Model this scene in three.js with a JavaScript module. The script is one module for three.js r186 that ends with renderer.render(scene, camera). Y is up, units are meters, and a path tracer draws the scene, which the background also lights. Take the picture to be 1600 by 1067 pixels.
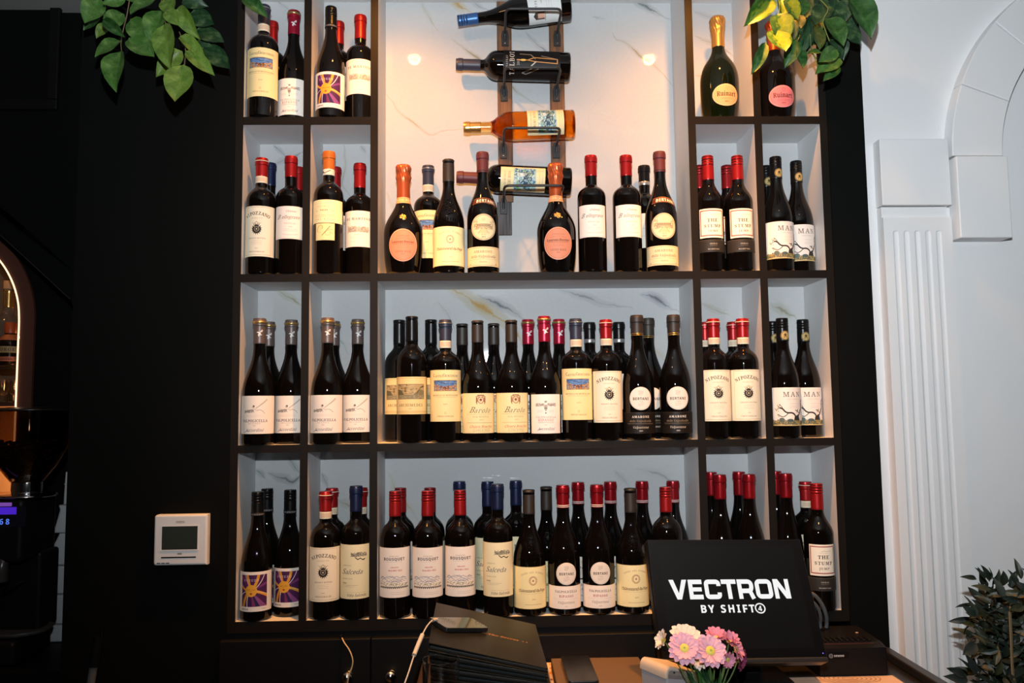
import * as THREE from 'three';
import { RoundedBoxGeometry } from 'three/addons/geometries/RoundedBoxGeometry.js';
import { mergeGeometries, toCreasedNormals } from 'three/addons/utils/BufferGeometryUtils.js';
import { FontLoader } from 'three/addons/loaders/FontLoader.js';
import { TextGeometry } from 'three/addons/geometries/TextGeometry.js';
import { Brush, Evaluator, SUBTRACTION } from 'three-bvh-csg';

// ---------------------------------------------------------------- camera, lights, exposure
const scene = new THREE.Scene();
scene.background = new THREE.Color(0x000000);
const camera = new THREE.PerspectiveCamera(46.334, 1600 / 1067, 0.05, 40);
camera.rotation.order = 'YXZ';
camera.position.set(0, 1.5, 1.96);
camera.rotation.set(0.0826863, -0.0292546, -0.0119432);
const renderer = new THREE.WebGLRenderer({ antialias: true });
renderer.toneMapping = THREE.LinearToneMapping;
renderer.toneMappingExposure = 1.0;
renderer.shadowMap.enabled = true;
renderer.shadowMap.type = THREE.PCFSoftShadowMap;
const WARM = [1, 0.37, 0.045], FLASH = [0.925, 1.0, 1.055];
function spot(color, intensity, [x, y, z], [tx, ty, tz], angle, penumbra, radius) {
  const l = new THREE.SpotLight(new THREE.Color().setRGB(...color), intensity, 0, angle * Math.PI / 180, penumbra, 2);
  l.position.set(x, y, z); l.target.position.set(tx, ty, tz);
  l.castShadow = true; l.shadow.mapSize.set(1024, 1024); l.shadow.radius = radius; l.shadow.bias = -0.0004;
  scene.add(l, l.target);
  return l;
}
const FL = [0.0, 1.766, 1.985];                                        // the flash above the lens
spot(FLASH, 12.6, FL, [0.85, 1.766 + 1.4, 0], 82, 1, 0.8);
const LAMPS = [[-0.236, 2.654, 0.29], [0.541, 2.654, 0.29]];           // the two downlights over the shelf
const BACK_LAMPS = [[-0.35, 2.654, 1.0], [0.6, 2.654, 1.0], [-0.1, 2.654, 2.9]];

// ---------------------------------------------------------------- helpers
let seed = 7;
const rnd = (a = 0, b = 1) => { seed = (seed * 1664525 + 1013904223) >>> 0; return a + (b - a) * seed / 4294967296; };
const V = (a) => new THREE.Vector3(...a);
const used = {};
function numbered(name) { const n = used[name] = (used[name] ?? -1) + 1; return n ? `${name}_${String(n).padStart(3, '0')}` : name; }
function tag(o, label, category, group) { o.userData = { label, category }; if (group) o.userData.group = group; return o; }
function thing(name, label, category, pos = [0, 0, 0], turn = 0, group) {
  const o = new THREE.Group(); o.name = numbered(name); scene.add(o);
  o.position.set(...pos); o.rotation.y = turn;
  return tag(o, label, category, group);
}
function obj(name, geo, mat, parent) {
  const m = new THREE.Mesh(Array.isArray(geo) ? join(geo) : geo, mat);
  m.name = parent ? name : numbered(name);
  (parent || scene).add(m);
  return m;
}
function struct(name, geo, mat, parent) { const m = obj(name, geo, mat, parent); if (!parent) m.userData.kind = 'structure'; return m; }
function join(list) { return mergeGeometries(list.map((g) => { const h = g.index ? g.toNonIndexed() : g; for (const k of Object.keys(h.attributes)) if (!['position', 'normal', 'uv'].includes(k)) h.deleteAttribute(k); return h; })); }
const bx = (x0, x1, y0, y1, z0, z1) => { const g = new THREE.BoxGeometry(x1 - x0, y1 - y0, z1 - z0); g.translate((x0 + x1) / 2, (y0 + y1) / 2, (z0 + z1) / 2); return g; };
const rbx = (w, h, d, r, x = 0, y = 0, z = 0) => { const g = new RoundedBoxGeometry(w, h, d, 2, r); g.translate(x, y, z); return g; };
const tube = (pts, r, seg = 24, rs = 8, tension = 0.5) => new THREE.TubeGeometry(new THREE.CatmullRomCurve3(pts.map(V), false, 'catmullrom', tension), seg, r, rs, false);
const lathe = (pts, seg = 40) => new THREE.LatheGeometry(pts.map(([r, y]) => new THREE.Vector2(Math.max(r, 1e-5), y)), seg);
const mat = (r, g, b, rough = 0.5, more = {}) => new THREE.MeshStandardMaterial({ color: new THREE.Color().setRGB(r, g, b), roughness: rough, ...more });
const phys = (r, g, b, rough = 0.5, more = {}) => new THREE.MeshPhysicalMaterial({ color: new THREE.Color().setRGB(r, g, b), roughness: rough, ...more });
function canvas(w, h) { const c = document.createElement('canvas'); c.width = Math.round(w); c.height = Math.round(h); return c; }
function tex(c) { const t = new THREE.CanvasTexture(c); t.colorSpace = THREE.SRGBColorSpace; t.anisotropy = 8; return t; }
function noiseTex(n, fn) {
  const d = new Uint8Array(n * n * 4);
  for (let y = 0; y < n; y++) for (let x = 0; x < n; x++) { const v = fn(x / n, y / n), i = (y * n + x) * 4; d[i] = v[0]; d[i + 1] = v[1]; d[i + 2] = v[2]; d[i + 3] = 255; }
  const t = new THREE.DataTexture(d, n, n); t.magFilter = THREE.LinearFilter; t.minFilter = THREE.LinearMipmapLinearFilter; t.generateMipmaps = true; t.wrapS = t.wrapT = THREE.RepeatWrapping; t.colorSpace = THREE.SRGBColorSpace; t.needsUpdate = true;
  return t;
}
const hash = (x, y) => { const s = Math.sin(x * 127.1 + y * 311.7) * 43758.5453; return s - Math.floor(s); };
const vnoise = (x, y, p) => { const xi = Math.floor(x), yi = Math.floor(y), f = x - xi, g = y - yi, u = f * f * (3 - 2 * f), v = g * g * (3 - 2 * g), w = (a) => ((a % p) + p) % p; const h = (a, b) => hash(w(a), w(b)); return (h(xi, yi) * (1 - u) + h(xi + 1, yi) * u) * (1 - v) + (h(xi, yi + 1) * (1 - u) + h(xi + 1, yi + 1) * u) * v; };

// ---------------------------------------------------------------- materials
const M = {
  white: mat(0.66, 0.665, 0.67, 0.55), wall: mat(0.8, 0.8, 0.805, 0.6), ceiling: mat(0.34, 0.33, 0.32, 0.9),
  frame: phys(0.011, 0.0085, 0.0065, 0.5, { specularIntensity: 0.22 }), panel: phys(0.0042, 0.0045, 0.0043, 0.6, { specularIntensity: 0.12 }), black: phys(0.005, 0.005, 0.006, 0.5, { specularIntensity: 0.2 }), door: phys(0.007, 0.0075, 0.008, 0.42, { specularIntensity: 0.25 }),
  room: mat(0.05, 0.045, 0.042, 0.9), floor: mat(0.05, 0.035, 0.025, 0.5),
  glass: phys(0.0028, 0.0021, 0.0018, 0.03, { ior: 1.5 }), greenGlass: phys(0.0035, 0.006, 0.0016, 0.045, { ior: 1.52 }),
  brownGlass: phys(0.016, 0.008, 0.004, 0.05, { ior: 1.52 }), matteGlass: phys(0.006, 0.006, 0.007, 0.16, { ior: 1.5 }),
  red: mat(0.4, 0.012, 0.014, 0.34, { metalness: 0.5 }), crimson: mat(0.42, 0.012, 0.04, 0.32, { metalness: 0.5 }), darkRed: mat(0.34, 0.008, 0.014, 0.27, { metalness: 0.6 }),
  maroon: mat(0.13, 0.022, 0.024, 0.5), navy: mat(0.028, 0.032, 0.058, 0.45), blueCap: mat(0.01, 0.017, 0.06, 0.35, { metalness: 0.3 }), brightBlue: mat(0.04, 0.13, 0.36, 0.35, { metalness: 0.4 }),
  orange: mat(0.72, 0.17, 0.02, 0.35, { metalness: 0.2 }), copper: mat(0.55, 0.12, 0.04, 0.32, { metalness: 0.55 }), goldFoil: mat(0.75, 0.44, 0.14, 0.25, { metalness: 0.85 }),
  gold: mat(0.62, 0.42, 0.16, 0.3, { metalness: 0.8 }), silver: mat(0.6, 0.6, 0.62, 0.3, { metalness: 0.8 }), brownCap: mat(0.028, 0.02, 0.015, 0.5), blackCap: phys(0.0045, 0.0045, 0.005, 0.3, { specularIntensity: 0.6 }), greyCap: mat(0.14, 0.105, 0.095, 0.4, { metalness: 0.3 }),
  paper: mat(0.78, 0.68, 0.52, 0.7), paleStrip: mat(0.8, 0.72, 0.58, 0.7), white2: mat(0.8, 0.8, 0.8, 0.5),
  chrome: mat(0.75, 0.75, 0.77, 0.12, { metalness: 1 }), iron: mat(0.018, 0.018, 0.02, 0.5), wood: null,
  plastic: phys(0.007, 0.007, 0.0075, 0.4, { specularIntensity: 0.3 }), stem: mat(0.17, 0.12, 0.06, 0.6), greenStem: mat(0.08, 0.14, 0.03, 0.6),
  clear: phys(1, 1, 1, 0.02, { transmission: 1, thickness: 0.004, ior: 1.5 }),
  smoke: phys(0.6, 0.52, 0.45, 0.04, { transmission: 1, thickness: 0 }),
};
M.wood = mat(1, 1, 1, 0.6, { map: noiseTex(256, (x, y) => { const g = vnoise(x * 24, y * 3, 24) * 0.5 + vnoise(x * 64, y * 6, 64) * 0.35 + vnoise(x * 8, y * 8, 8) * 0.45, k = 0.3 + 0.72 * g; return [Math.min(255, 128 * k), Math.min(255, 86 * k), Math.min(255, 54 * k)]; }) });
M.darkWood = mat(1, 1, 1, 0.6, { map: noiseTex(128, (x, y) => { const k = 0.5 + 0.8 * vnoise(x * 40, y * 4, 40); return [72 * k, 66 * k, 64 * k]; }) });

// ---------------------------------------------------------------- room shell
struct('floor', bx(-2.4, 2.7, -0.1, 0, -1.3, 4.1), M.floor);
struct('ceiling', bx(-2.4, 2.7, 2.66, 2.78, -1.3, 4.1), M.ceiling);
struct('wall_left', bx(-2.4, -2.3, 0, 2.66, -1.3, 4.1), M.room);
struct('wall_right', bx(2.6, 2.7, 0, 2.66, -1.3, 4.1), mat(0.3, 0.3, 0.3, 0.8));
struct('wall_front', bx(-2.3, 2.6, 0, 2.66, 4.0, 4.1), M.room);
struct('wall_back', bx(0.963, 2.6, 0, 2.66, -0.16, -0.02), M.wall);
struct('wall_bay', bx(-2.3, -0.7, 0, 2.66, -1.3, -1.2), M.panel);
struct('wall_behind', bx(-0.7, 0.97, 0, 2.66, -0.2, -0.165), M.panel);
struct('wall_panel_left', [bx(-1.012, -0.6262, 0, 2.66, -0.16, 0), bx(-1.012, -0.7, 0, 2.66, -1.2, -0.16)], M.panel);
struct('wall_panel_right', bx(0.869, 0.963, 0, 2.66, -0.16, 0.002), M.panel);

// ---------------------------------------------------------------- the shelf
const XS = { L0: -0.6082, R1: -0.4587, L2: -0.4406, R2: -0.2914, L3: -0.2729, R3: 0.5115, L4: 0.5301, R4: 0.6814, L5: 0.6994, R5: 0.85 };
const YS = { 1: 2.2318, 2: 1.8348, 3: 1.4169, 4: 1.0007 }, TS = { 1: 2.61, 2: 2.2124, 3: 1.8152, 4: 1.3984 }, D = 0.15;
// marble: one slab texture over the whole back, veins where the slabs have them
const MB = { x0: -0.64, x1: 0.9, y0: 0.98, y1: 2.66 };
const marble = (() => {
  const W = 1408, H = 1536, c = canvas(W, H), g = c.getContext('2d');
  g.fillStyle = '#bcbebf'; g.fillRect(0, 0, W, H);
  for (let i = 0; i < 260; i++) { const x = rnd(0, W), y = rnd(0, H), r = rnd(40, 190), k = g.createRadialGradient(x, y, 0, x, y, r), t = rnd() < 0.5 ? '176,180,184' : '206,206,204'; k.addColorStop(0, `rgba(${t},0.2)`); k.addColorStop(1, `rgba(${t},0)`); g.fillStyle = k; g.fillRect(x - r, y - r, 2 * r, 2 * r); }
  const px = ([x, y]) => [(x - MB.x0) / (MB.x1 - MB.x0) * W, (MB.y1 - y) / (MB.y1 - MB.y0) * H];
  function vein(pts, width, color, alpha) {   // a wandering line with soft edges and hair cracks that split off
    const curve = new THREE.CatmullRomCurve3(pts.map((q) => { const [x, y] = px(q); return new THREE.Vector3(x, y, 0); })), L = curve.getLength(), n = Math.max(12, Math.round(L / 5)), w = [];
    let k = 0; for (let i = 0; i <= n; i++) { k = k * 0.86 + rnd(-1, 1) * 0.5; w.push(k); }
    const P = Array.from({ length: n + 1 }, (_, i) => { const p = curve.getPointAt(i / n); return [p.x + w[i] * width * 0.9, p.y + w[n - i] * width * 0.9]; });
    const line = (a, b, wid, al) => { g.strokeStyle = `rgba(${color},${al})`; g.lineWidth = wid; g.lineCap = 'round'; g.beginPath(); g.moveTo(...P[a]); g.lineTo(...P[b]); g.stroke(); };
    for (let i = 0; i < n; i++) { const e = Math.sin(Math.PI * Math.min(0.94, (i + 1) / n + 0.05)), v = 0.55 + 0.5 * Math.sin(i * 0.31 + width) + 0.25 * w[i]; line(i, i + 1, width * 6 * e, alpha * 0.045); line(i, i + 1, width * 3 * e * Math.max(0.3, v), alpha * 0.11); line(i, i + 1, Math.max(0.7, width * 1.15 * e * Math.max(0.15, v)), alpha * 0.6); }
    for (let b = 0; b < 3; b++) { let i = Math.floor(rnd(0, n - 3)), [x, y] = P[i]; const d = Math.atan2(P[i + 2][1] - y, P[i + 2][0] - x) + rnd(-0.5, 0.5); g.strokeStyle = `rgba(${color},${alpha * 0.16})`; g.lineWidth = 0.9; g.beginPath(); g.moveTo(x, y); for (let q = 0; q < 7; q++) { x += Math.cos(d) * 9 + rnd(-3, 3); y += Math.sin(d) * 9 + rnd(-3, 3); g.lineTo(x, y); } g.stroke(); }
  }
  const GREY = '104,110,112', GOLD = '176,146,92', DUN = '138,128,104';
  const Z = -0.15;
  for (const [pts, w, col, a] of [
    [[[-0.1203, 2.632, -0.15], [-0.0819, 2.6065, -0.15], [-0.0539, 2.592, -0.15], [-0.0259, 2.5756, -0.15]], 5, GOLD, 1],
    [[[-0.0466, 2.6322, -0.15], [-0.0187, 2.5994, -0.15], [0.0093, 2.5867, -0.15]], 3, GREY, 0.9],
    [[[-0.093, 2.5046, -0.15], [-0.0652, 2.4828, -0.15], [-0.0408, 2.4648, -0.15], [-0.0131, 2.4431, -0.15], [0.0182, 2.4178, -0.15], [0.0908, 2.353, -0.15], [0.1566, 2.3135, -0.15]], 3.4, DUN, 0.9],
    [[[0.1105, 2.5267, -0.15], [0.1382, 2.494, -0.15], [0.159, 2.4759, -0.15], [0.1901, 2.4396, -0.15]], 2.8, GREY, 0.8],
    [[[-0.1817, 2.6263, -0.15], [-0.1591, 2.5771, -0.15], [-0.1452, 2.548, -0.15], [-0.1313, 2.5299, -0.15]], 2.4, DUN, 0.6],
    [[[-0.2706, 2.3496, -0.15], [-0.255, 2.3317, -0.15], [-0.236, 2.2996, -0.15], [-0.1981, 2.2711, -0.15], [-0.1498, 2.2372, -0.15], [-0.1221, 2.2478, -0.15], [-0.0632, 2.2531, -0.15]], 1.8, DUN, 0.7],
    [[[-0.2703, 2.0807, -0.15], [-0.2498, 2.0351, -0.15], [-0.2259, 1.9932, -0.15]], 2.2, GOLD, 0.5],
    [[[0.3829, 2.6281, -0.15], [0.4233, 2.608, -0.15], [0.4514, 2.5952, -0.15], [0.483, 2.5787, -0.15], [0.5146, 2.5641, -0.15]], 4, GREY, 0.9],
    [[[0.3486, 2.5235, -0.15], [0.3588, 2.5053, -0.15], [0.3816, 2.498, -0.15], [0.4024, 2.4816, -0.15], [0.4301, 2.4543, -0.15], [0.4613, 2.4307, -0.15], [0.4923, 2.3999, -0.15], [0.5161, 2.3673, -0.15]], 2.4, DUN, 0.9],
    [[[0.2947, 2.5691, -0.15], [0.3335, 2.5637, -0.15]], 2, GREY, 0.4],
    [[[-0.124, 1.8402, -0.15], [-0.0663, 1.8053, -0.15], [-0.0257, 1.7741, -0.15], [0.0149, 1.7463, -0.15], [0.0537, 1.7117, -0.15], [0.0955, 1.655, -0.15]], 7, GOLD, 0.85],
    [[[-0.0306, 1.7982, -0.15], [0.022, 1.7771, -0.15], [0.0729, 1.7492, -0.15], [0.1134, 1.718, -0.15]], 4.5, GREY, 0.8],
    [[[-0.1327, 1.7818, -0.15], [-0.1074, 1.7473, -0.15], [-0.0874, 1.6994, -0.15]], 3, GREY, 0.4],
    [[[0.1833, 1.8172, -0.15], [0.2429, 1.796, -0.15], [0.3197, 1.7712, -0.15], [0.3882, 1.7603, -0.15]], 4, GREY, 0.45],
    [[[0.4065, 1.8016, -0.15], [0.4577, 1.7805, -0.15], [0.512, 1.7506, -0.15]], 5, GREY, 0.75],
    [[[0.4336, 1.6517, -0.15], [0.4538, 1.6395, -0.15], [0.4704, 1.6172, -0.15]], 3.2, GOLD, 0.6],
    [[[-0.5669, 1.8195, -0.15], [-0.5365, 1.8022, -0.15], [-0.5094, 1.7883, -0.15], [-0.4857, 1.771, -0.15]], 3.4, DUN, 1],
    [[[-0.5719, 2.2116, -0.15], [-0.5546, 2.194, -0.15], [-0.5373, 2.1728, -0.15]], 2.6, GREY, 1],
    [[[-0.5712, 2.1554, -0.15], [-0.5509, 2.1694, -0.15], [-0.5237, 2.1763, -0.15], [-0.4932, 2.1938, -0.15]], 3.4, GREY, 0.7],
    [[[-0.3855, 2.2183, -0.15], [-0.38, 2.1513, -0.15], [-0.3866, 2.0987, -0.15], [-0.3694, 2.0741, -0.15], [-0.3522, 2.0565, -0.15]], 2, DUN, 0.7],
    [[[-0.3374, 2.2075, -0.15], [-0.3254, 2.1863, -0.15]], 2.4, GREY, 0.5],
    [[[-0.3977, 1.6853, -0.15], [-0.3808, 1.6682, -0.15], [-0.369, 1.6427, -0.15]], 2, GREY, 0.6],
    [[[-0.6071, 1.3454, -0.15], [-0.5938, 1.337, -0.15], [-0.5838, 1.327, -0.15]], 3, GREY, 1],
    [[[-0.5741, 1.3416, -0.15], [-0.5508, 1.3298, -0.15], [-0.5277, 1.3212, -0.15], [-0.5144, 1.3128, -0.15], [-0.5013, 1.3258, -0.15], [-0.4849, 1.3387, -0.15]], 4, GREY, 1],
    [[[-0.525, 1.3822, -0.15], [-0.5116, 1.3589, -0.15], [-0.4915, 1.3322, -0.15]], 3, GREY, 1],
    [[[-0.437, 1.3347, -0.15], [-0.4286, 1.3182, -0.15], [-0.4201, 1.295, -0.15]], 3, GREY, 0.9],
    [[[-0.3952, 1.2684, -0.15], [-0.3753, 1.2582, -0.15], [-0.3554, 1.2448, -0.15]], 4, DUN, 0.7],
    [[[-0.2662, 1.3356, -0.15], [-0.2396, 1.2825, -0.15], [-0.2098, 1.2409, -0.15], [-0.1767, 1.2027, -0.15]], 4, GOLD, 0.5],
    [[[0.5777, 2.5863, -0.15], [0.6129, 2.5717, -0.15], [0.657, 2.5571, -0.15]], 3, GREY, 0.5],
    [[[0.5773, 2.5184, -0.15], [0.6089, 2.502, -0.15], [0.644, 2.4874, -0.15], [0.689, 2.4509, -0.15]], 3, DUN, 0.8],
    [[[0.5739, 2.4072, -0.15], [0.5913, 2.3963, -0.15], [0.6086, 2.3854, -0.15]], 3, DUN, 0.5],
    [[[0.5715, 1.7726, -0.15], [0.6055, 1.755, -0.15], [0.6466, 1.7409, -0.15]], 3.4, DUN, 0.7],
    [[[0.7587, 1.7711, -0.15], [0.7893, 1.7535, -0.15], [0.8266, 1.7289, -0.15]], 5, DUN, 0.7],
    [[[-0.577, 2.6196, -0.15], [-0.5473, 2.5979, -0.15], [-0.5211, 2.5726, -0.15]], 2, GREY, 0.6],
    [[[0.327, 1.3322, -0.15], [0.3517, 1.3069, -0.15], [0.368, 1.2817, -0.15]], 3, GREY, 0.5],
    [[[0.3147, 2.3457, -0.15], [0.2786, 2.2918, -0.15], [0.2861, 2.2292, -0.15]], 2, DUN, 0.2],
    [[[0.3863, 1.3397, -0.15], [0.4451, 1.3189, -0.15], [0.4984, 1.2881, -0.15]], 4, GREY, 0.35],
  ]) vein(pts, w, col, a);
  return new THREE.MeshPhysicalMaterial({ map: tex(c), roughness: 0.025, ior: 1.5 });
})();
const shelf = thing('wine_shelf', 'built-in wine shelf with black-edged white compartments and a veined marble back', 'shelf', [0, 0, 0]);
function slab(x0, x1, y0, y1) {
  const g = bx(x0, x1, y0, y1, -D - 0.012, -D), uv = g.attributes.uv, p = g.attributes.position;
  for (let i = 0; i < p.count; i++) uv.setXY(i, (p.getX(i) - MB.x0) / (MB.x1 - MB.x0), (p.getY(i) - MB.y0) / (MB.y1 - MB.y0));
  obj('marble_panel', g, marble, shelf);
}
const COLS = [['L0', 'R1'], ['L2', 'R2'], ['L3', 'R3'], ['L4', 'R4'], ['L5', 'R5']];
COLS.forEach(([a, b], c) => {
  for (let r = 1; r <= 4; r++) {
    if (c === 2 && r === 1) continue;
    slab(XS[a] - 0.008, XS[b] + 0.008, YS[r] - 0.008, c === 2 && r === 2 ? TS[1] + 0.008 : TS[r] + 0.008);
  }
});
for (const [x0, x1] of [[-0.6262, XS.L0], [XS.R1, XS.L2], [XS.R2, XS.L3], [XS.R3, XS.L4], [XS.R4, XS.L5], [XS.R5, 0.868]]) {
  const u = obj('upright', bx(x0, x1, 0.975, 2.655, -D - 0.014, -0.0025), M.white, shelf);
  obj('edge_strip', bx(x0, x1, 0.975, 2.655, -0.0025, 0.0015), M.frame, u);
}
function board(x0, x1, y0, y1) {
  const u = obj('shelf_board', bx(x0, x1, y0, y1, -D - 0.001, -0.0025), M.white, shelf);
  obj('edge_strip', bx(x0, x1, y0, y1, -0.0025, 0.001), M.frame, u);
}
COLS.forEach(([a, b], c) => {
  for (let r = 1; r <= 4; r++) if (!(c === 2 && r === 1)) board(XS[a] + 0.0002, XS[b] - 0.0002, r === 4 ? 0.975 : TS[r + 1], YS[r]);
  board(XS[a] + 0.0002, XS[b] - 0.0002, TS[1], 2.655);
});

// ---------------------------------------------------------------- lamps
LAMPS.concat(BACK_LAMPS).forEach((p, i) => {
  const names = ['round ceiling downlight over the left half of the wine shelf', 'round ceiling downlight over the right half of the wine shelf', 'round ceiling downlight above the left of the counter', 'round ceiling downlight above the right of the counter', 'round ceiling downlight near the far end of the room'];
  const t = thing('ceiling_downlight', names[i], 'lamp', [p[0], p[1], p[2]], 0, 'ceiling downlights');
  obj('trim_ring', lathe([[0.024, 0.006], [0.024, -0.001], [0.034, -0.003], [0.042, 0.001], [0.042, 0.006]], 32), M.white2, t);
  obj('glowing_lens', new THREE.SphereGeometry(0.0165, 24, 16), mat(0.8, 0.7, 0.5, 0.5, { emissive: new THREE.Color().setRGB(1, 0.74, 0.42), emissiveIntensity: i < 2 ? 13 : 1.2 }), t);
  if (i < 2) {
    spot(WARM, 0.6, [p[0], p[1] - 0.006, p[2]], [p[0], p[1] - 1, p[2] - 0.3], 72, 0.55, 0.9);
    spot(WARM, 1.55, [p[0], p[1] - 0.006, p[2]], [p[0], p[1] - 1, p[2] - 0.62], 47, 1, 0.9);
    spot(WARM, 8, [p[0], p[1] - 0.006, p[2]], [p[0], p[1] - 1.65, p[2] - 0.2], 29, 1, 0.9);
  } else spot(WARM.map((c, k) => c * [1, 1.35, 3][k]), 0.85, [p[0], p[1] - 0.006, p[2]], [p[0] * 0.9, 0, p[2] - 0.75], 50, 1, 0.9);
});
{
  const t = thing('camera_flash', 'small white flash head held above the camera', 'flash', [FL[0], FL[1], FL[2] + 0.012]);
  obj('flash_body', rbx(0.07, 0.045, 0.05, 0.006, 0, 0, 0.026), M.plastic, t);
  obj('flash_lens', bx(-0.03, 0.03, -0.018, 0.018, -0.003, 0.001), mat(0.8, 0.8, 0.8, 0.5, { emissive: new THREE.Color(1, 1, 1), emissiveIntensity: 3 }), t);
}

// ---------------------------------------------------------------- label printing (millimetres, origin at the top centre)
const PPM = 4;
function print(wmm, hmm, bg, draw, round) {
  const c = canvas(wmm * PPM, hmm * PPM), g = c.getContext('2d');
  g.fillStyle = bg; g.fillRect(0, 0, c.width, c.height);
  g.setTransform(PPM, 0, 0, PPM, c.width / 2, 0);
  const P = {
    g, w: wmm, h: hmm,
    t(s, x, y, size, color, { bold, sans, mono, skew = 0, align = 'center', gap = 0, sx = 1, rot = 0 } = {}) {
      g.save(); g.translate(x, y); if (rot) g.rotate(rot); g.transform(sx, 0, -skew, 1, 0, 0);
      g.fillStyle = color; g.textAlign = align; g.textBaseline = 'middle'; g.font = `${bold ? 'bold ' : ''}${size}px ${sans ? 'sans-serif' : mono ? 'monospace' : 'serif'}`;
      if (gap) { g.textAlign = 'left'; const ws = [...s].map((ch) => g.measureText(ch).width + gap); let p = -(ws.reduce((a, b) => a + b, 0) - gap) / 2; [...s].forEach((ch, i) => { g.fillText(ch, p, 0); p += ws[i]; }); } else g.fillText(s, 0, 0);
      g.restore();
    },
    arc(s, x, y, R, size, color, o = {}) {
      const span = o.span ?? 1; [...s].forEach((ch, i) => { const a = (i - (s.length - 1) / 2) / (s.length - 1 || 1) * span; P.t(ch, x + Math.sin(a) * R, y + R - Math.cos(a) * R, size, color, { ...o, rot: a }); });
    },
    r(x0, y0, w, h, color, line) { if (line) { g.strokeStyle = color; g.lineWidth = line; g.strokeRect(x0, y0, w, h); } else { g.fillStyle = color; g.fillRect(x0, y0, w, h); } },
    l(pts, color, w = 0.4) { g.strokeStyle = color; g.lineWidth = w; g.lineCap = g.lineJoin = 'round'; g.beginPath(); pts.forEach(([x, y], i) => (i ? g.lineTo(x, y) : g.moveTo(x, y))); g.stroke(); },
    q(pts, color, w = 0.4) { g.strokeStyle = color; g.lineWidth = w; g.lineCap = 'round'; g.beginPath(); g.moveTo(...pts[0]); for (let i = 1; i + 1 < pts.length; i += 2) g.quadraticCurveTo(...pts[i], ...pts[i + 1]); g.stroke(); },
    c(x, y, rx, color, ry = rx, line) { g.beginPath(); g.ellipse(x, y, rx, ry, 0, 0, 7); if (line) { g.strokeStyle = color; g.lineWidth = line; g.stroke(); } else { g.fillStyle = color; g.fill(); } },
    poly(pts, color) { g.fillStyle = color; g.beginPath(); pts.forEach(([x, y], i) => (i ? g.lineTo(x, y) : g.moveTo(x, y))); g.closePath(); g.fill(); },
    scrib(x0, y0, w, h, n, color, lw = 0.35) { for (let i = 0; i < n; i++) { const x = x0 + rnd(0, w), y = y0 + rnd(0, h); P.l([[x, y], [x + rnd(-3, 3), y + rnd(-2, 2)], [x + rnd(-3, 3), y + rnd(-2, 2)]], color, lw); } },
    lines(x, ys, w, color, lw = 0.5) { for (const y of ys) { let p = x - w / 2; while (p < x + w / 2) { const k = rnd(1, 4); P.l([[p, y], [Math.min(p + k, x + w / 2), y]], color, lw); p += k + 0.9; } } },
  };
  draw(P);
  return new THREE.MeshPhysicalMaterial({ map: tex(c), roughness: 0.55, ior: 1.35 });
}
const INK = '#2a2320', BRN = '#7a5340', GRY = '#8a8580', RED = '#a8323a';
const crestDots = (P, x, y, r, color) => { for (let i = 0; i < 16; i++) { const a = i / 16 * 6.283; P.poly([[x + Math.cos(a) * r * 0.7, y + Math.sin(a) * r * 0.8], [x + Math.cos(a + 0.16) * r * 1.1, y + Math.sin(a + 0.16) * r * 1.2], [x + Math.cos(a + 0.33) * r * 0.7, y + Math.sin(a + 0.33) * r * 0.8]], color); } };
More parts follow.
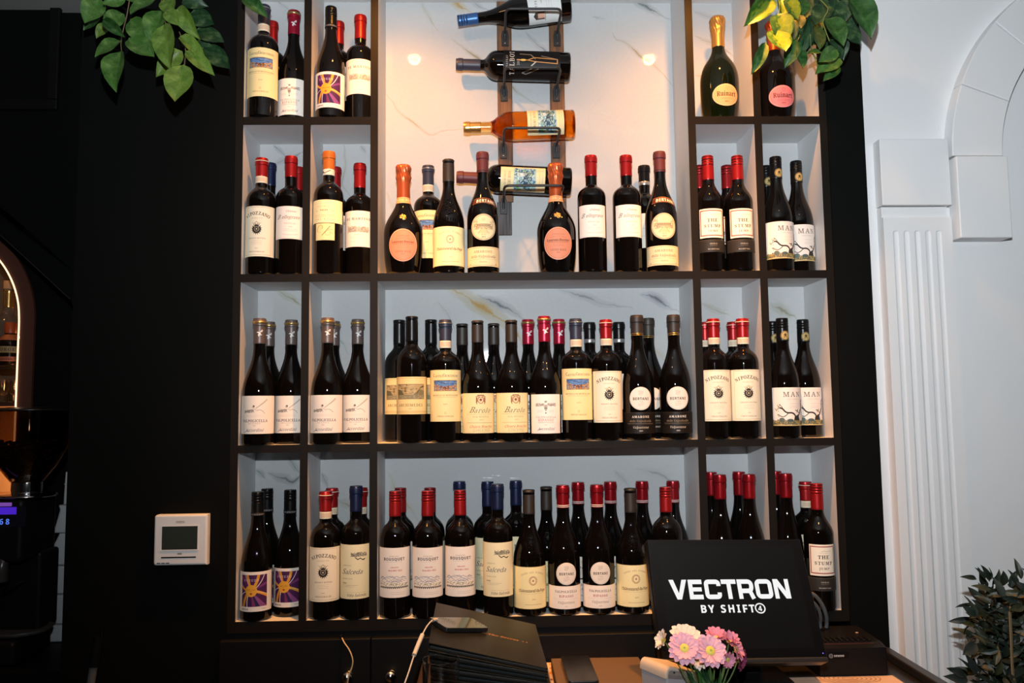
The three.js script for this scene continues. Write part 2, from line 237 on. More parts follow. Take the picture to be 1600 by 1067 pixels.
const T = {
  castel: print(106, 126, '#f8e2a6', (P) => {
    P.t('C', -30.5, 14, 10, INK); P.t('ASTEL', -16.5, 15, 7, INK); P.t('G', -3, 14, 10, INK); P.t('IOCONDO', 17.5, 15, 7.4, INK);
    P.r(-31, 25, 62, 27, '#c79a55'); P.r(-30, 26, 60, 25, '#5f86b8');
    for (let i = 0; i < 40; i++) P.c(rnd(-29, 29), rnd(27, 36), rnd(2, 6), ['rgba(63,105,166,.6)', 'rgba(150,176,208,.5)', 'rgba(44,74,124,.55)'][i % 3], rnd(0.6, 1.6));
    for (let i = 0; i < 240; i++) { const x = rnd(-29.5, 29.5), top = 41 - 7 * Math.pow(Math.abs(x) / 30, 1.5); P.c(x, rnd(top, 50.5), rnd(0.6, 2.2), ['#d0933c', '#dcae5e', '#a8662e', '#c47a34', '#e2c48c', '#8a5a30'][i % 6], rnd(0.4, 1)); }
    for (let i = 0; i < 30; i++) P.c(rnd(-12, 8), rnd(40, 48), rnd(0.8, 2), ['#6a3218', '#934a22', '#5a3a2a'][i % 3], rnd(0.5, 1.4)); P.r(-30, 26, 60, 25, '#7d5f36', 0.7);
    P.t('BRUNELLO DI MONTALCINO', 0, 62, 5, '#5d4630'); P.lines(0, [67], 56, '#9a8258'); P.t('2019', 0, 84, 4.6, GRY); crestDots(P, 0, 105, 2.6, BRN); P.t('FRESCOBALDI', 0, 113, 5.2, '#6a4d3a', { gap: 0.5 });
  }),
  nipo: print(100, 126, '#f6ead0', (P) => {
    P.r(-36, 3, 72, 119, '#a58a66', 0.6);
    P.arc('NIPOZZANO', 0, 18, 62, 11.5, INK, { bold: true, span: 0.98, sx: 0.86 }); P.t('VECCHIE VITI', 0, 31, 3.4, '#a08a70', { gap: 0.5 });
    P.l([[-11, 42], [-5, 46], [0, 39], [5, 46], [11, 42]], '#a08a60', 0.8); P.c(0, 43.5, 7, '#a99468', 2.5, 0.7);
    P.c(0, 58, 10.5, '#26221f'); crestDots(P, 0, 58, 12.5, '#26221f'); P.c(0, 58, 6.4, '#b9a98c'); P.c(0, 58, 5.2, '#3a342e'); P.c(0, 58, 2, '#c9bb9c'); P.c(-6, 51, 1.6, '#cdbf9f'); P.c(6, 51, 1.6, '#cdbf9f');
    P.t('CHIANTI RUFINA', 0, 81, 4.6, BRN, { gap: 0.4 }); P.lines(0, [87, 91, 95], 26, '#b3a084'); P.t('2020', 0, 106, 3.2, GRY); P.t('FRESCOBALDI', 0, 114, 5, '#6b4f3c', { gap: 0.5 });
  }),
  bellegrave: print(80, 82, '#f6eae0', (P) => { P.t('Château', 7, 13, 6.6, '#6e645c', { skew: 0.35 }); P.t('B', -24, 26.5, 15, '#4d4843', { skew: 0.5 }); P.t('ellegrave', 7, 28, 11, '#4d4843', { skew: 0.45, sx: 0.95 }); P.t('PAUILLAC', 4, 43, 5, '#b08d78', { gap: 0.6 }); P.t('2018', 5, 51, 3.8, GRY); P.lines(5, [58, 62], 34, '#b9aca0'); P.q([[-14, 70], [5, 74], [24, 70]], '#a09488', 0.5); P.l([[-40, 79], [40, 79]], '#d0bfb2', 0.5); }),
  martino: print(95, 93, '#f5ebde', (P) => { P.lines(0, [9], 50, '#c8bbab'); P.t('DE MARTINO', 2, 21, 8.4, '#4a4441', { bold: true, gap: 1.3 }); P.t('ESTATE', 2, 29, 3.4, GRY, { gap: 0.8 }); P.r(-26, 42, 56, 13, '#cdc4b6'); P.scrib(-26, 40, 24, 15, 120, '#77706a'); P.scrib(4, 40, 26, 15, 120, '#77706a'); P.t('CABERNET', 2, 62, 3.6, '#8d7f74', { gap: 0.4 }); P.lines(2, [68, 72, 80], 40, '#c0b3a6'); }),
  volpi: print(104, 58, '#f6e8ba', (P) => { P.lines(-2, [9], 60, '#c9bd92'); P.t('TERTHONA', -2, 17, 4, '#8d8263', { gap: 2.2 }); P.t('VOLPI', -2, 27, 5.6, INK, { bold: true, gap: 0.5 }); P.t('1914', -22, 28, 3.2, '#8d8263'); P.t('VINI', 20, 28, 3.2, '#8d8263'); P.t('COLLI TORTONESI', -2, 39, 4.2, '#8d8263', { gap: 1.2 }); P.l([[-33, 43], [30, 43]], '#a99c74', 0.4); P.t('VINI ROSSI', -2, 49, 5, '#8d8263', { gap: 3.6 }); }),
  volpi2: print(50, 42, '#f0e0a8', (P) => { P.q([[-19, 20], [-18, 3], [-8, 5], [-2, 9], [-7, 14]], '#5c5340', 0.8); P.q([[-19, 20], [-15, 24], [-10, 22]], '#8b8060', 0.6); P.l([[14, 7], [-6, 30]], INK, 1.2); P.q([[4, 18], [-2, 28], [6, 30], [16, 30], [14, 20], [8, 14], [3, 22]], '#9a8b5e', 0.7); P.l([[8, 15], [20, 15]], '#7f7350', 0.7); P.q([[12, 24], [18, 22], [20, 26]], '#9a8b5e', 0.7); P.r(-24.5, 0.5, 49, 41, '#d6c48c', 0.6); }),
  ripasso: print(86, 96, '#f6efe6', (P) => { for (const s of [-1, 1]) { P.scrib(s > 0 ? 5 : -25, 23, 20, 6, 60, '#a09890', 0.6); for (let k = 0; k < 4; k++) P.c(s * (8 + k * 5), 25 + (k % 2) * 2.4, 2.2, '#8e8780', 2.2, 0.6); P.lines(s * 15, [40, 43], 13, '#d2a9a4'); } P.poly([[-2.6, 20], [-3.4, 15.5], [-1.2, 18], [0, 14.5], [1.2, 18], [3.4, 15.5], [2.6, 20]], '#7a736c'); P.poly([[-4.6, 26], [4.6, 26], [3.6, 37], [0, 42], [-3.6, 37]], '#b9b0a6'); P.r(-3, 33, 6, 2.4, '#6a645e'); P.l([[0, 26], [0, 41]], '#8e8780', 0.6); P.c(0, 46, 1.4, '#5e5852', 2); P.t('VALPOLICELLA', 0, 56, 6.4, '#8c8680', { gap: 0.3 }); P.t('RIPASSO', 0, 63.5, 8.6, '#b6646c', { gap: 0.6 }); P.l([[-20, 69.5], [20, 69.5]], '#8f8a92', 0.7); P.t('2019', 0, 75, 3, GRY); P.t('Accordini', 1, 85, 9, '#5a5470', { skew: 0.4 }); P.q([[-22, 90], [-16, 84], [-10, 86]], '#4a4460', 0.6); }),
  inzolia: print(100, 92.5, '#eee8e2', (P) => {
    const a = -32, b = 32, t = 7, o = 81; P.r(a, t, 64, o - t, '#4a2052'); const g = P.g; g.save(); g.beginPath(); g.rect(a, t, 64, o - t); g.clip();
    const cx = -6, cy = 44; [['#6b2a62', -30, 10], ['#7c3a7a', 34, 26], ['#3a1a50', -12, 84], ['#74305f', 6, 86], ['#2c1d55', 16, 86], ['#8a4a86', 26, 84], ['#33194a', 34, 50], ['#5c2470', -34, 30]].forEach(([c, x, y]) => P.poly([[cx, cy], [x - 9, y], [x + 9, y]], c));
    const ray = (p, w, c) => P.q([[cx, cy], ...p], c, w); const Y = '#dc9a32';
    ray([[-10, 28], [-16, 4]], 5.5, Y); ray([[8, 30], [12, 4]], 6.5, Y); ray([[-24, 44], [-36, 28]], 5, Y); ray([[14, 44], [40, 62]], 6.5, Y); ray([[-22, 52], [-26, 84]], 6.5, '#d2922c'); ray([[-26, 44], [-36, 60]], 1.4, '#e9dfd6'); ray([[16, 34], [26, 4]], 1.6, '#efe6e2'); ray([[-18, 56], [-15, 84]], 1.6, '#efe6e2'); ray([[16, 46], [38, 56]], 1.2, '#f0d79a'); ray([[-16, 20], [-22, 4]], 1.2, '#e9dfd6');
    P.c(cx, cy, 14, '#e2a638'); for (const s of [-1, 1]) P.q([[cx + s * 9.5, cy - 3], [cx + s * 6, cy - 0.5], [cx + s * 2.5, cy - 3]], '#8c5a1e', 0.9); P.l([[cx + 0.6, cy - 2], [cx - 0.6, cy + 3]], '#b57a26', 0.6); P.poly([[cx - 4, cy + 6], [cx, cy + 5], [cx + 4, cy + 6], [cx, cy + 9]], '#9c1f2c');
    P.t('FUZUZO', -6, 19, 7, '#ead9e6', { gap: 1.6 }); g.restore(); P.t('PRIMITIVO', -22, 86.5, 3.8, '#4a4450', { bold: true, sans: true }); P.t('PUGLIA', 24, 86.5, 3.2, '#6a6470', { sans: true });
  }),
  lp: print(82, 82, '#dd8f70', (P) => { P.c(0, 41, 39.5, '#f3cdb4', 39.5, 0.8); P.c(0, 41, 37.5, '#a8583c', 37.5, 0.6); P.t('CHAMPAGNE', 0, 18, 4, '#8c4a36', { gap: 1 }); P.q([[-22, 27], [0, 20], [22, 27]], '#9c5a44', 0.5); P.t('Laurent-Perrier', 0, 33, 8.6, '#3b211b', { bold: true, sx: 0.92 }); P.l([[-29, 38.5], [29, 38.5]], '#6c3b2c', 0.5); P.lines(0, [43, 47], 30, '#a8664e'); P.t('CUVÉE ROSÉ', 0, 57, 6.2, '#4c2a22', { gap: 0.7 }); P.t('BRUT', 0, 64, 3.6, '#8c4a36'); }),
  lpNeck: print(70, 20, '#f0a06a', (P) => { P.l([[-35, 2], [35, 2]], '#f7d7b0', 0.6); P.l([[-35, 18], [35, 18]], '#f7d7b0', 0.6); P.t('CUVÉE ROSÉ', 0, 10, 6.5, '#f9e3c4', { gap: 0.6 }); }),
  cdp: print(114, 97, '#f6eab4', (P) => { P.r(-56, 0.5, 112, 96, '#d8c78e', 0.8); P.arc('CUVÉE LES PIERRES', 5, 13, 60, 4.8, '#7a5c44', { span: 0.98 }); P.c(5, 32, 10, '#a07060', 10, 0.6); crestDots(P, 5, 32, 9.4, '#93594a'); P.c(5, 32, 3, '#e2c8a0'); P.c(5, 32, 1.6, '#93594a'); P.t('Châteauneuf-du-Pape', 4, 55, 9.4, '#5b4030', { bold: true, sx: 0.7 }); P.lines(4, [62], 60, '#b49c74'); P.t('2019', 6, 75, 4, '#a08a62'); P.lines(6, [87], 42, '#a58a62', 0.7); }),
  amBand: print(72, 15, '#5a2a1a', (P) => { P.l([[-36, 0.6], [36, 0.6]], '#b98a5a', 0.6); P.l([[-36, 14.4], [36, 14.4]], '#b98a5a', 0.6); P.t('BERTANI', 0, 8, 11.5, '#f4e9d4', { bold: true, sans: true, gap: 0.6 }); }),
  amRound: print(68, 68, '#e6d6ae', (P) => { P.c(0, 34, 32, '#5a5040', 32, 0.9); P.c(0, 34, 30, '#8d8060', 30, 0.4); P.scrib(-24, 30, 48, 10, 170, '#8b8168'); P.r(-18, 26, 36, 9, '#b3a684'); for (let i = -16; i < 17; i += 4) P.r(i, 28, 1.6, 3, '#5f5844'); P.l([[-18, 26], [18, 26]], '#4e4838', 0.8); P.scrib(-26, 16, 10, 22, 60, '#7d765c'); P.scrib(17, 16, 10, 22, 60, '#7d765c'); P.poly([[-6, 38], [6, 38], [16, 50], [-16, 50]], '#d6c596'); P.l([[-4, 36], [-14, 50]], '#7d765c', 0.5); P.l([[4, 36], [14, 50]], '#7d765c', 0.5); P.c(0, 15, 5, '#d9c9a0'); P.t('SECCO', 0, 53, 4, '#5b523e'); P.t('2011', 0, 59, 5, '#4b3a2c', { bold: true }); }),
  amLow: print(106, 50, '#ead6aa', (P) => { P.l([[-53, 3], [53, 3]], '#a07a4c', 0.6); P.t('AMARONE', 0, 12.5, 8.4, '#6b4334', { gap: 0.8 }); P.t('della Valpolicella', 1, 25, 8.4, '#5d4a3a', { skew: 0.4 }); P.l([[-38, 32], [38, 32]], '#9d7d54', 0.4); P.t('Classico', 0, 38.5, 5.2, '#c07a5c', { skew: 0.2 }); P.c(-36, 44, 1.6, '#a5713c'); P.c(36, 44, 1.6, '#a5713c'); P.l([[-53, 47], [53, 47]], '#a07a4c', 0.6); }),
  stump: print(66, 74, '#f6eedc', (P) => { P.r(-29.5, 5, 59, 63, '#96302c', 2.2); P.q([[-4, 17], [4, 13], [8, 17], [14, 14], [20, 16]], '#a9a290', 0.7); P.lines(2, [20], 24, '#bdb49f'); P.t('THE', 1, 30, 12, '#33291f', { bold: true, gap: 0.8 }); P.t('STUMP', 1, 44.5, 11, '#33291f', { bold: true, gap: 1.4, sx: 0.95 }); P.t('JUMP', 2, 57, 7.4, '#4a4038', { bold: true, gap: 1.2 }); }),
  stumpLow: print(96, 31, '#2e2a26', (P) => { P.l([[-48, 0.6], [48, 0.6]], '#6b6258', 0.5); P.t('SHIRAZ', 2, 10.5, 4.4, '#b8b0a4', { bold: true, gap: 0.4 }); P.lines(2, [15], 18, '#8b847a', 0.6); P.t('McLAREN VALE', 2, 24, 3.6, '#c9c2b6', { bold: true }); }),
  man: print(98, 94, '#f4e8de', (P) => {
    P.t('MAN', 9, 17, 17, '#3f3a3c', { gap: 2.4 }); P.t('FAMILY WINES', 9, 28.5, 3, '#b0a296', { gap: 0.5 }); P.lines(14, [40, 46, 50], 24, '#d0bfb2', 0.7);
    const k = '#33302f', L = (p, w) => P.q(p, k, w); P.poly([[10, 84], [13, 72], [24, 66], [30, 84]], k); L([[17, 76], [14, 62], [2, 62], [-8, 64], [-14, 54], [-18, 50], [-22, 50]], 3.6); L([[-2, 62], [-8, 70], [-14, 72], [-20, 72], [-24, 68]], 1.8); L([[22, 72], [30, 64], [32, 56], [38, 54], [36, 40], [36, 34], [41, 30]], 3.4); L([[28, 64], [22, 58], [16, 56]], 2); L([[34, 56], [40, 66], [42, 60]], 1.6); L([[-14, 54], [-18, 44], [-24, 42]], 1.3); L([[36, 42], [42, 44], [43, 36]], 1.2); L([[-20, 50], [-28, 52], [-32, 56]], 1.2);
    for (let i = 0; i < 40; i++) { const q = [[-26, 44], [-30, 54], [-24, 68], [40, 34], [42, 52], [22, 58], [38, 64]][i % 7]; P.c(q[0] + rnd(-5, 5), q[1] + rnd(-4, 4), rnd(0.6, 1.5), ['#5c6a5a', '#8f9a7e', '#3b423a', '#b9a67c'][i % 4]); }
    P.r(-49, 81, 98, 10, '#a58f5c'); for (let i = 0; i < 130; i++) P.c(rnd(-49, 49), 92 - rnd(0, 14) * (0.4 + 0.6 * rnd()), rnd(0.8, 2.4), ['#8d7a45', '#56645a', '#b79f63', '#6d6a48', '#4d5a55'][i % 5]); P.c(-18, 80, 7, '#5f6b62', 6); P.c(2, 81, 8, '#4e5f5e', 4); P.r(-49, 91.5, 98, 2.5, '#cdb57a');
  }),
  man2: print(24, 24, '#b39a5e', (P) => { P.c(0, 12, 10.5, '#4b4230', 10.5, 1.2); P.c(0, 12, 8, '#d3bf86', 8, 0.6); P.c(0, 10, 3.2, '#4f4632'); P.l([[-4, 17], [0, 12], [4, 17]], '#4f4632', 1.4); }),
  valp: print(108, 91, '#f4ebe0', (P) => { P.q([[-26, 40], [-16, 34], [-4, 34]], '#8a837c', 2.4); P.scrib(-27, 34, 24, 6, 60, '#97908a', 0.8); P.c(-4, 27, 3.4, '#d8ccc0'); P.c(-3, 25, 2.4, '#6a6560'); P.q([[2, 30], [14, 22], [28, 8]], '#b8ada2', 1.6); for (let i = 0; i < 14; i++) { const t = i / 13; P.l([[3 + t * 24, 29 - t * 20], [8 + t * 22, 26 - t * 15]], '#b0a59b', 0.8); } P.q([[6, 34], [16, 32], [22, 42], [28, 40]], '#9b9289', 1); P.l([[-2, 32], [6, 36]], '#9b9289', 0.8); P.lines(-2, [47, 50], 44, '#cfc3b8'); P.t('VALPOLICELLA', -2, 60, 8.6, '#4d4655', { gap: 0.25, bold: true, sx: 0.9 }); P.t('DOC CLASSICO', -2, 66.5, 3.4, '#8d8580', { gap: 0.5 }); P.t('2021', -1, 71, 3, '#8d8580'); P.t('Accordini', -1, 82, 9.4, '#4d4858', { skew: 0.4 }); P.q([[-28, 88], [-20, 82], [-14, 86]], '#3d384a', 0.7); }),
  archi: print(98, 91, '#f2d898', (P) => { P.l([[-49, 4], [49, 4]], '#b98a48', 0.7); P.l([[-49, 9], [49, 9]], '#d6b678', 0.5); P.r(-36, 18, 72, 36, '#b8a070'); for (let i = 0; i < 90; i++) P.c(rnd(-35, 35), rnd(19, 53), rnd(1, 5), ['rgba(80,72,52,.5)', 'rgba(205,186,140,.5)', 'rgba(104,94,68,.5)'][i % 3], rnd(0.6, 2.4)); P.poly([[-36, 30], [-22, 34], [-16, 44], [-36, 48]], '#6b6248'); P.poly([[8, 42], [22, 30], [36, 34], [36, 48], [14, 48]], '#857a58'); P.q([[16, 40], [26, 22], [32, 24]], '#4d4634', 1.2); P.r(-36, 44, 72, 10, '#8a8062'); P.scrib(-34, 44, 68, 10, 60, '#cdbd90'); P.r(-36, 18, 72, 36, '#54492f', 0.7); P.t('ARCHIMEDES', 0, 69, 8.6, '#3d3020', { gap: 0.7 }); P.t('2018', 0, 78, 3.6, '#b06a3a'); P.l([[-49, 84], [49, 84]], '#b98a48', 0.7); P.l([[-49, 87], [49, 87]], '#c98a3a', 0.6); }),
  barolo: print(110, 97, '#f6e3ae', (P) => { const x = 6; for (const s of [-1, 1]) for (let k = 0; k < 4; k++) P.q([[x + s * 3, 9 + k * 4], [x + s * 15, 4 + k * 4], [x + s * 9, 14 + k * 4]], '#8c4a3a', 1.6); P.c(x, 17, 7, '#e6d0a2'); P.c(x, 17, 7, '#8c4a3a', 8, 1.2); P.c(x, 16, 3, '#8c4a3a'); P.r(x - 8, 4, 16, 2.4, '#8c4a3a'); P.t('B', x - 20, 40, 19, '#5b5a4a', { skew: 0.55 }); P.t('arolo', x + 6, 42, 15, '#5b5a4a', { skew: 0.5, gap: 1.2 }); P.l([[x - 36, 51], [x + 28, 51]], '#a09068', 0.5); P.t('VIA NUOVA', x, 57, 6, '#9a8b70', { gap: 0.8 }); P.t('2017', x + 2, 65, 4.6, '#a59678'); P.l([[x - 36, 72], [x + 34, 72]], '#a09068', 0.7); P.t('Chiara Boschis', x + 2, 81, 8.4, '#b05a48', { skew: 0.45 }); P.t('E.PIRA & FIGLI', x + 2, 90, 4.6, '#8a7a5c', { gap: 0.4 }); P.r(x - 19, 86.5, 42, 7, '#a09068', 0.5); }),
  berRound: print(58, 58, '#efe4d6', (P) => { P.c(0, 29, 27.5, '#cfc0ae', 27.5, 0.7); P.c(0, 15, 5, '#e0d3c5', 6, 1.2); P.scrib(-9, 37, 18, 11, 60, '#dacdbf', 0.5); P.scrib(-5, 10, 10, 10, 40, '#cfc2b3', 0.5); P.r(-24, 24, 48, 10, '#efe4d6'); P.t('BERTANI', 0, 29.5, 9.4, '#4a4644', { bold: true, sans: true, gap: 0.3 }); P.lines(0, [36.5], 10, '#a59c92', 0.7); }),
  vpLow: print(110, 52, '#19120e', (P) => { P.l([[-55, 1], [55, 1]], '#3d2f24', 0.6); P.t('AMARONE', 0, 11, 7.2, '#f2e8dc', { bold: true, gap: 0.9 }); P.t('della Valpolicella', 0, 21, 7, '#a58e6e', { skew: 0.4 }); P.l([[-36, 27.5], [36, 27.5]], '#9d8c74', 0.5); P.lines(0, [29.5], 66, '#6d5f4e'); P.t('Valpantena', 0, 37, 7.4, '#d8cbb6', { skew: 0.4 }); P.t('2019', 0, 45.5, 4, '#e8dccb', { bold: true }); }),
  brLow: print(112, 52, '#f6eee4', (P) => { P.l([[-56, 1.5], [56, 1.5]], '#d6c9ba', 0.5); P.t('VALPOLICELLA', 0, 12, 7.2, '#5a4a4c', { gap: 0.5, bold: true, sx: 0.92 }); P.t('RIPASSO', 0, 23, 7.4, '#a8485a', { gap: 0.8, bold: true, sx: 0.95 }); P.lines(0, [29.5], 66, '#cfc4ba'); P.t('Valpantena', 0, 37.5, 8, '#8d8780', { skew: 0.4 }); P.t('2021', 0, 46, 3.6, '#a59c94'); }),
  salceda: print(98, 127, '#f2e8c0', (P) => { P.scrib(-8, 19, 38, 9, 150, '#5f5f5a', 0.5); for (let i = -6; i < 28; i += 5) P.r(i, 23, 3, 5, '#8c8878'); P.l([[2, 30], [8, 35], [14, 32], [20, 36], [26, 34]], '#26241f', 1.8); P.c(22, 36, 2.2, '#26241f', 1.2); P.t('CONDE DE LA', -30, 49, 3.4, '#8b8168', { align: 'left' }); P.t('S', -26, 63, 17, '#3b4560', { skew: 0.45 }); P.t('alceda', 0, 64, 14, '#3b4560', { skew: 0.45 }); P.t('RESERVA 2018', -31, 79, 3.8, '#a09472', { align: 'left', gap: 0 }); P.t('RIOJA', -31, 90, 4, '#4a4438', { bold: true, align: 'left' }); P.l([[-31, 95], [8, 95]], '#a09472', 0.5); P.lines(-14, [98.5], 30, '#a09472'); P.l([[-20, 112], [28, 112]], '#b3a680', 0.4); P.t('Viña Salceda', 6, 119, 8, '#4a4438', { skew: 0.4 }); }),
  bousquet: print(100, 117, '#f6ece2', (P) => { P.t('DOMAINE', 2, 19, 3.8, '#8d8580', { gap: 0.7 }); P.t('BOUSQUET', 2, 26.5, 9.6, '#33303a', { bold: true, sans: true, gap: 0.5 }); P.lines(2, [33], 40, '#b8ada4'); P.t('ORGANIC', 4, 46, 4, '#b8434c', { bold: true }); P.t('MALBEC 2022', 5, 53, 5, '#b8434c', { bold: true }); const B = ['#8b93a6', '#a9aebb', '#6f7891', '#b4b6c0']; for (let i = 0; i < 26; i++) { const x = -36 + rnd(0, 68), y = rnd(66, 80), s = rnd(4, 9); P.l([[x - s, y + s * 0.55], [x, y], [x + s * 0.5, y + s * 0.3], [x + s * 1.3, y + s * 0.6]], B[i % 4], 0.9); } for (let i = 0; i < 60; i++) P.c(rnd(-38, 38), rnd(84, 89), rnd(0.6, 2), ['#6f7a52', '#a9a878', '#8d9468'][i % 3], 0.8); for (let i = 0; i < 16; i++) { const x = -36 + i * 4.9; P.l([[x - 2.4, 95], [x, 91], [x + 1.6, 95.5], [x + 2.4, 92]], ['#2b2b28', '#4c5440'][i % 2], 1.2); } P.lines(12, [105, 109], 34, '#a59b92'); }),
  ruinart: print(76, 56, '#e3ad76', (P) => { P.c(0, 28, 36, '#f2d6a8', 26, 0.9); crestDots(P, 2, 11, 4, '#c08a48'); P.t('Ruinart', 1, 25, 17, '#3a2318', { bold: true, sx: 0.82 }); P.lines(2, [36, 39], 34, '#b07f4c', 0.7); P.t('BRUT', 2, 45, 4.4, '#6a4526', { bold: true }); }),
  ruinartRose: print(76, 56, '#d97a80', (P) => { P.c(0, 28, 36, '#eeb0a8', 26, 0.9); crestDots(P, 2, 11, 4.4, '#8c3a44'); P.t('Ruinart', 1, 25, 17, '#3a181c', { bold: true, sx: 0.82 }); P.lines(2, [36, 39], 34, '#a04a52', 0.7); P.t('ROSÉ', 2, 45, 4.4, '#6a2630', { bold: true }); }),
  plain: print(90, 92, '#e4ddd0', (P) => { P.lines(0, [20, 40, 60], 40, '#a09a90'); }),
  rackA: print(96, 88, '#dcdedd', (P) => { P.poly([[-34, 20], [-22, 12], [-10, 20]], '#3a3634'); P.r(-32, 20, 20, 22, '#5a4a44'); P.r(-28, 24, 12, 18, '#d8a78e'); P.l([[-36, 44], [-6, 44]], '#3a3634', 1); P.t('CYPRESS', 14, 22, 8, '#4a4644', { gap: 1.4 }); P.t('2020', 14, 36, 5, '#6a6664'); P.lines(10, [50, 56, 62], 50, '#a8a8a6'); }),
  rackB: print(110, 150, '#07070a', (P) => { P.t('CHATEAU', 0, 9, 7, '#b7b3ae', { gap: 1.2 }); P.t('TALBOT', 0, 23, 17, '#d6d2ca', { gap: 1.5 }); P.t('2018', 0, 40, 8, '#b7b3ae'); const S = '#b9b2aa', G = '#c08a4c'; P.l([[6, 36], [6, 64], [14, 82], [10, 142], [-2, 142], [2, 84], [6, 64]], G, 2.6); P.l([[2, 86], [-12, 72], [-14, 52]], S, 3); P.l([[10, 84], [24, 72], [26, 44]], '#8f7c66', 2.4); P.l([[-16, 78], [-30, 50], [-34, 60], [-18, 92]], '#85827e', 2.4); P.l([[20, 100], [10, 142]], '#8f7c66', 2); P.c(6, 52, 3, '#d9b25a', 8); }),
  rackC: print(90, 96, '#ecd9a8', (P) => { P.t('COSTA DEI TRULLI', 0, 9, 5, '#6a5c48', { gap: 0.6 }); P.t('PRIMI ROSA', 0, 19, 8, '#5a4c3c', { gap: 0.8 }); const p = [-40, 28, 80, 48]; P.r(...p, '#9cbcc4'); for (let i = 0; i < 200; i++) P.c(p[0] + rnd(3, 77), p[1] + rnd(3, 45), rnd(1, 5), ['#3f6f8e', '#7fb0bc', '#cfe0d8', '#2d4d68', '#8fae86', '#b9cdb8', '#5e93a8'][i % 7], rnd(0.6, 3)); for (let i = 0; i < 14; i++) P.q([[rnd(-30, 30), rnd(32, 70)], [rnd(-30, 30), rnd(32, 70)], [rnd(-30, 30), rnd(32, 70)]], '#2b4358', 1.4); P.c(15, 46, 7, 'rgba(225,235,232,.7)', 5); P.c(-27, 37, 5, '#6aa05a', 3); P.lines(0, [84, 90], 44, '#a08e64'); }),
  nipNeck: print(46, 16, '#eadcc0', (P) => { P.r(-23, 0, 14, 16, '#d6b8b0'); P.lines(4, [5, 9, 12], 22, '#b0988a', 0.6); P.r(-6, 3, 12, 9, '#d9c2a6'); }),
  volNeck: print(44, 16, '#efe6cc', (P) => { P.l([[-10, 3], [-4, 11], [3, 4]], '#3a342c', 1.2); P.c(-8, 9, 2, '#3a342c'); }),
  fuzNeck: print(100, 12, '#0c0c0e', (P) => { for (const x of [-34, 0, 34]) P.t('FUZUZO', x, 6, 7, '#d0ccd4', { gap: 1 }); }),
  screen: (() => {
    const c = canvas(1200, 900), g = c.getContext('2d'); g.fillStyle = '#020203'; g.fillRect(0, 0, 1200, 900); g.fillStyle = '#ffffff'; g.textAlign = 'center'; g.textBaseline = 'middle';
    g.fillStyle = '#090908'; g.fillRect(0, 0, 1200, 900); g.strokeStyle = '#ffffff'; g.fillStyle = '#ffffff'; g.lineJoin = 'miter'; g.lineCap = 'butt'; g.lineWidth = 40;
    const H = 172, y0 = 318, L = (p) => { g.beginPath(); p.forEach(([x, y], i) => (i ? g.lineTo(x, y) : g.moveTo(x, y))); g.stroke(); }, y1 = y0 + 20, y2 = y0 + H - 20, ym = y0 + H / 2;
    g.save(); g.translate(54, -8); g.scale(0.897, 1); let x = 0; g.beginPath(); [[0, 0], [46, 0], [86, 118], [126, 0], [172, 0], [108, H], [64, H]].forEach(([a, b], i) => (i ? g.lineTo(x + a, y0 + b) : g.moveTo(x + a, y0 + b))); g.fill(); x += 184;   // V
    L([[x + 132, y1], [x + 20, y1], [x + 20, y2], [x + 132, y2]]); g.lineWidth = 36; L([[x + 20, ym], [x + 124, ym]]); g.lineWidth = 40; x += 152;                                                      // E
    g.beginPath(); g.moveTo(x + 138, y0 + 58); g.lineTo(x + 138, y1 + 24); g.quadraticCurveTo(x + 138, y1, x + 112, y1); g.lineTo(x + 46, y1); g.quadraticCurveTo(x + 20, y1, x + 20, y1 + 26); g.lineTo(x + 20, y2 - 26); g.quadraticCurveTo(x + 20, y2, x + 46, y2); g.lineTo(x + 112, y2); g.quadraticCurveTo(x + 138, y2, x + 138, y2 - 24); g.lineTo(x + 138, y0 + H - 58); g.stroke(); x += 166;   // C
    L([[x, y1], [x + 142, y1]]); L([[x + 71, y1], [x + 71, y0 + H]]); x += 154;                                                                                                                   // T
    L([[x + 20, y0 + H], [x + 20, y1], [x + 104, y1]]); g.beginPath(); g.moveTo(x + 96, y1); g.quadraticCurveTo(x + 134, y1, x + 134, y1 + 34); g.quadraticCurveTo(x + 134, ym + 16, x + 96, ym + 16); g.lineTo(x + 20, ym + 16); g.stroke(); L([[x + 112, ym + 12], [x + 140, y0 + H]]); x += 170;   // R
    g.beginPath(); g.roundRect(x + 20, y1, 124, H - 40, 28); g.stroke(); x += 180;                                                                                                                   // O
    g.fillRect(x, y0, 40, H); g.fillRect(x + 112, y0, 40, H); g.beginPath(); [[0, 0], [48, 0], [152, H], [104, H]].forEach(([a, b], i) => (i ? g.lineTo(x + a, y0 + b) : g.moveTo(x + a, y0 + b))); g.fill(); g.restore();   // N
    g.lineJoin = 'round'; g.lineWidth = 3; g.font = '84px sans-serif'; g.textAlign = 'left'; let q = 294; for (const ch of 'BY SHIFT') { g.lineWidth = 7; g.fillText(ch, q, 566); g.strokeText(ch, q, 566); q += g.measureText(ch).width + 18; }
    q -= 4;
    g.lineWidth = 11; g.beginPath(); g.arc(q + 36, 564, 40, 0, 7); g.stroke(); g.font = 'bold 62px sans-serif'; g.textAlign = 'center'; g.fillText('4', q + 35, 566);
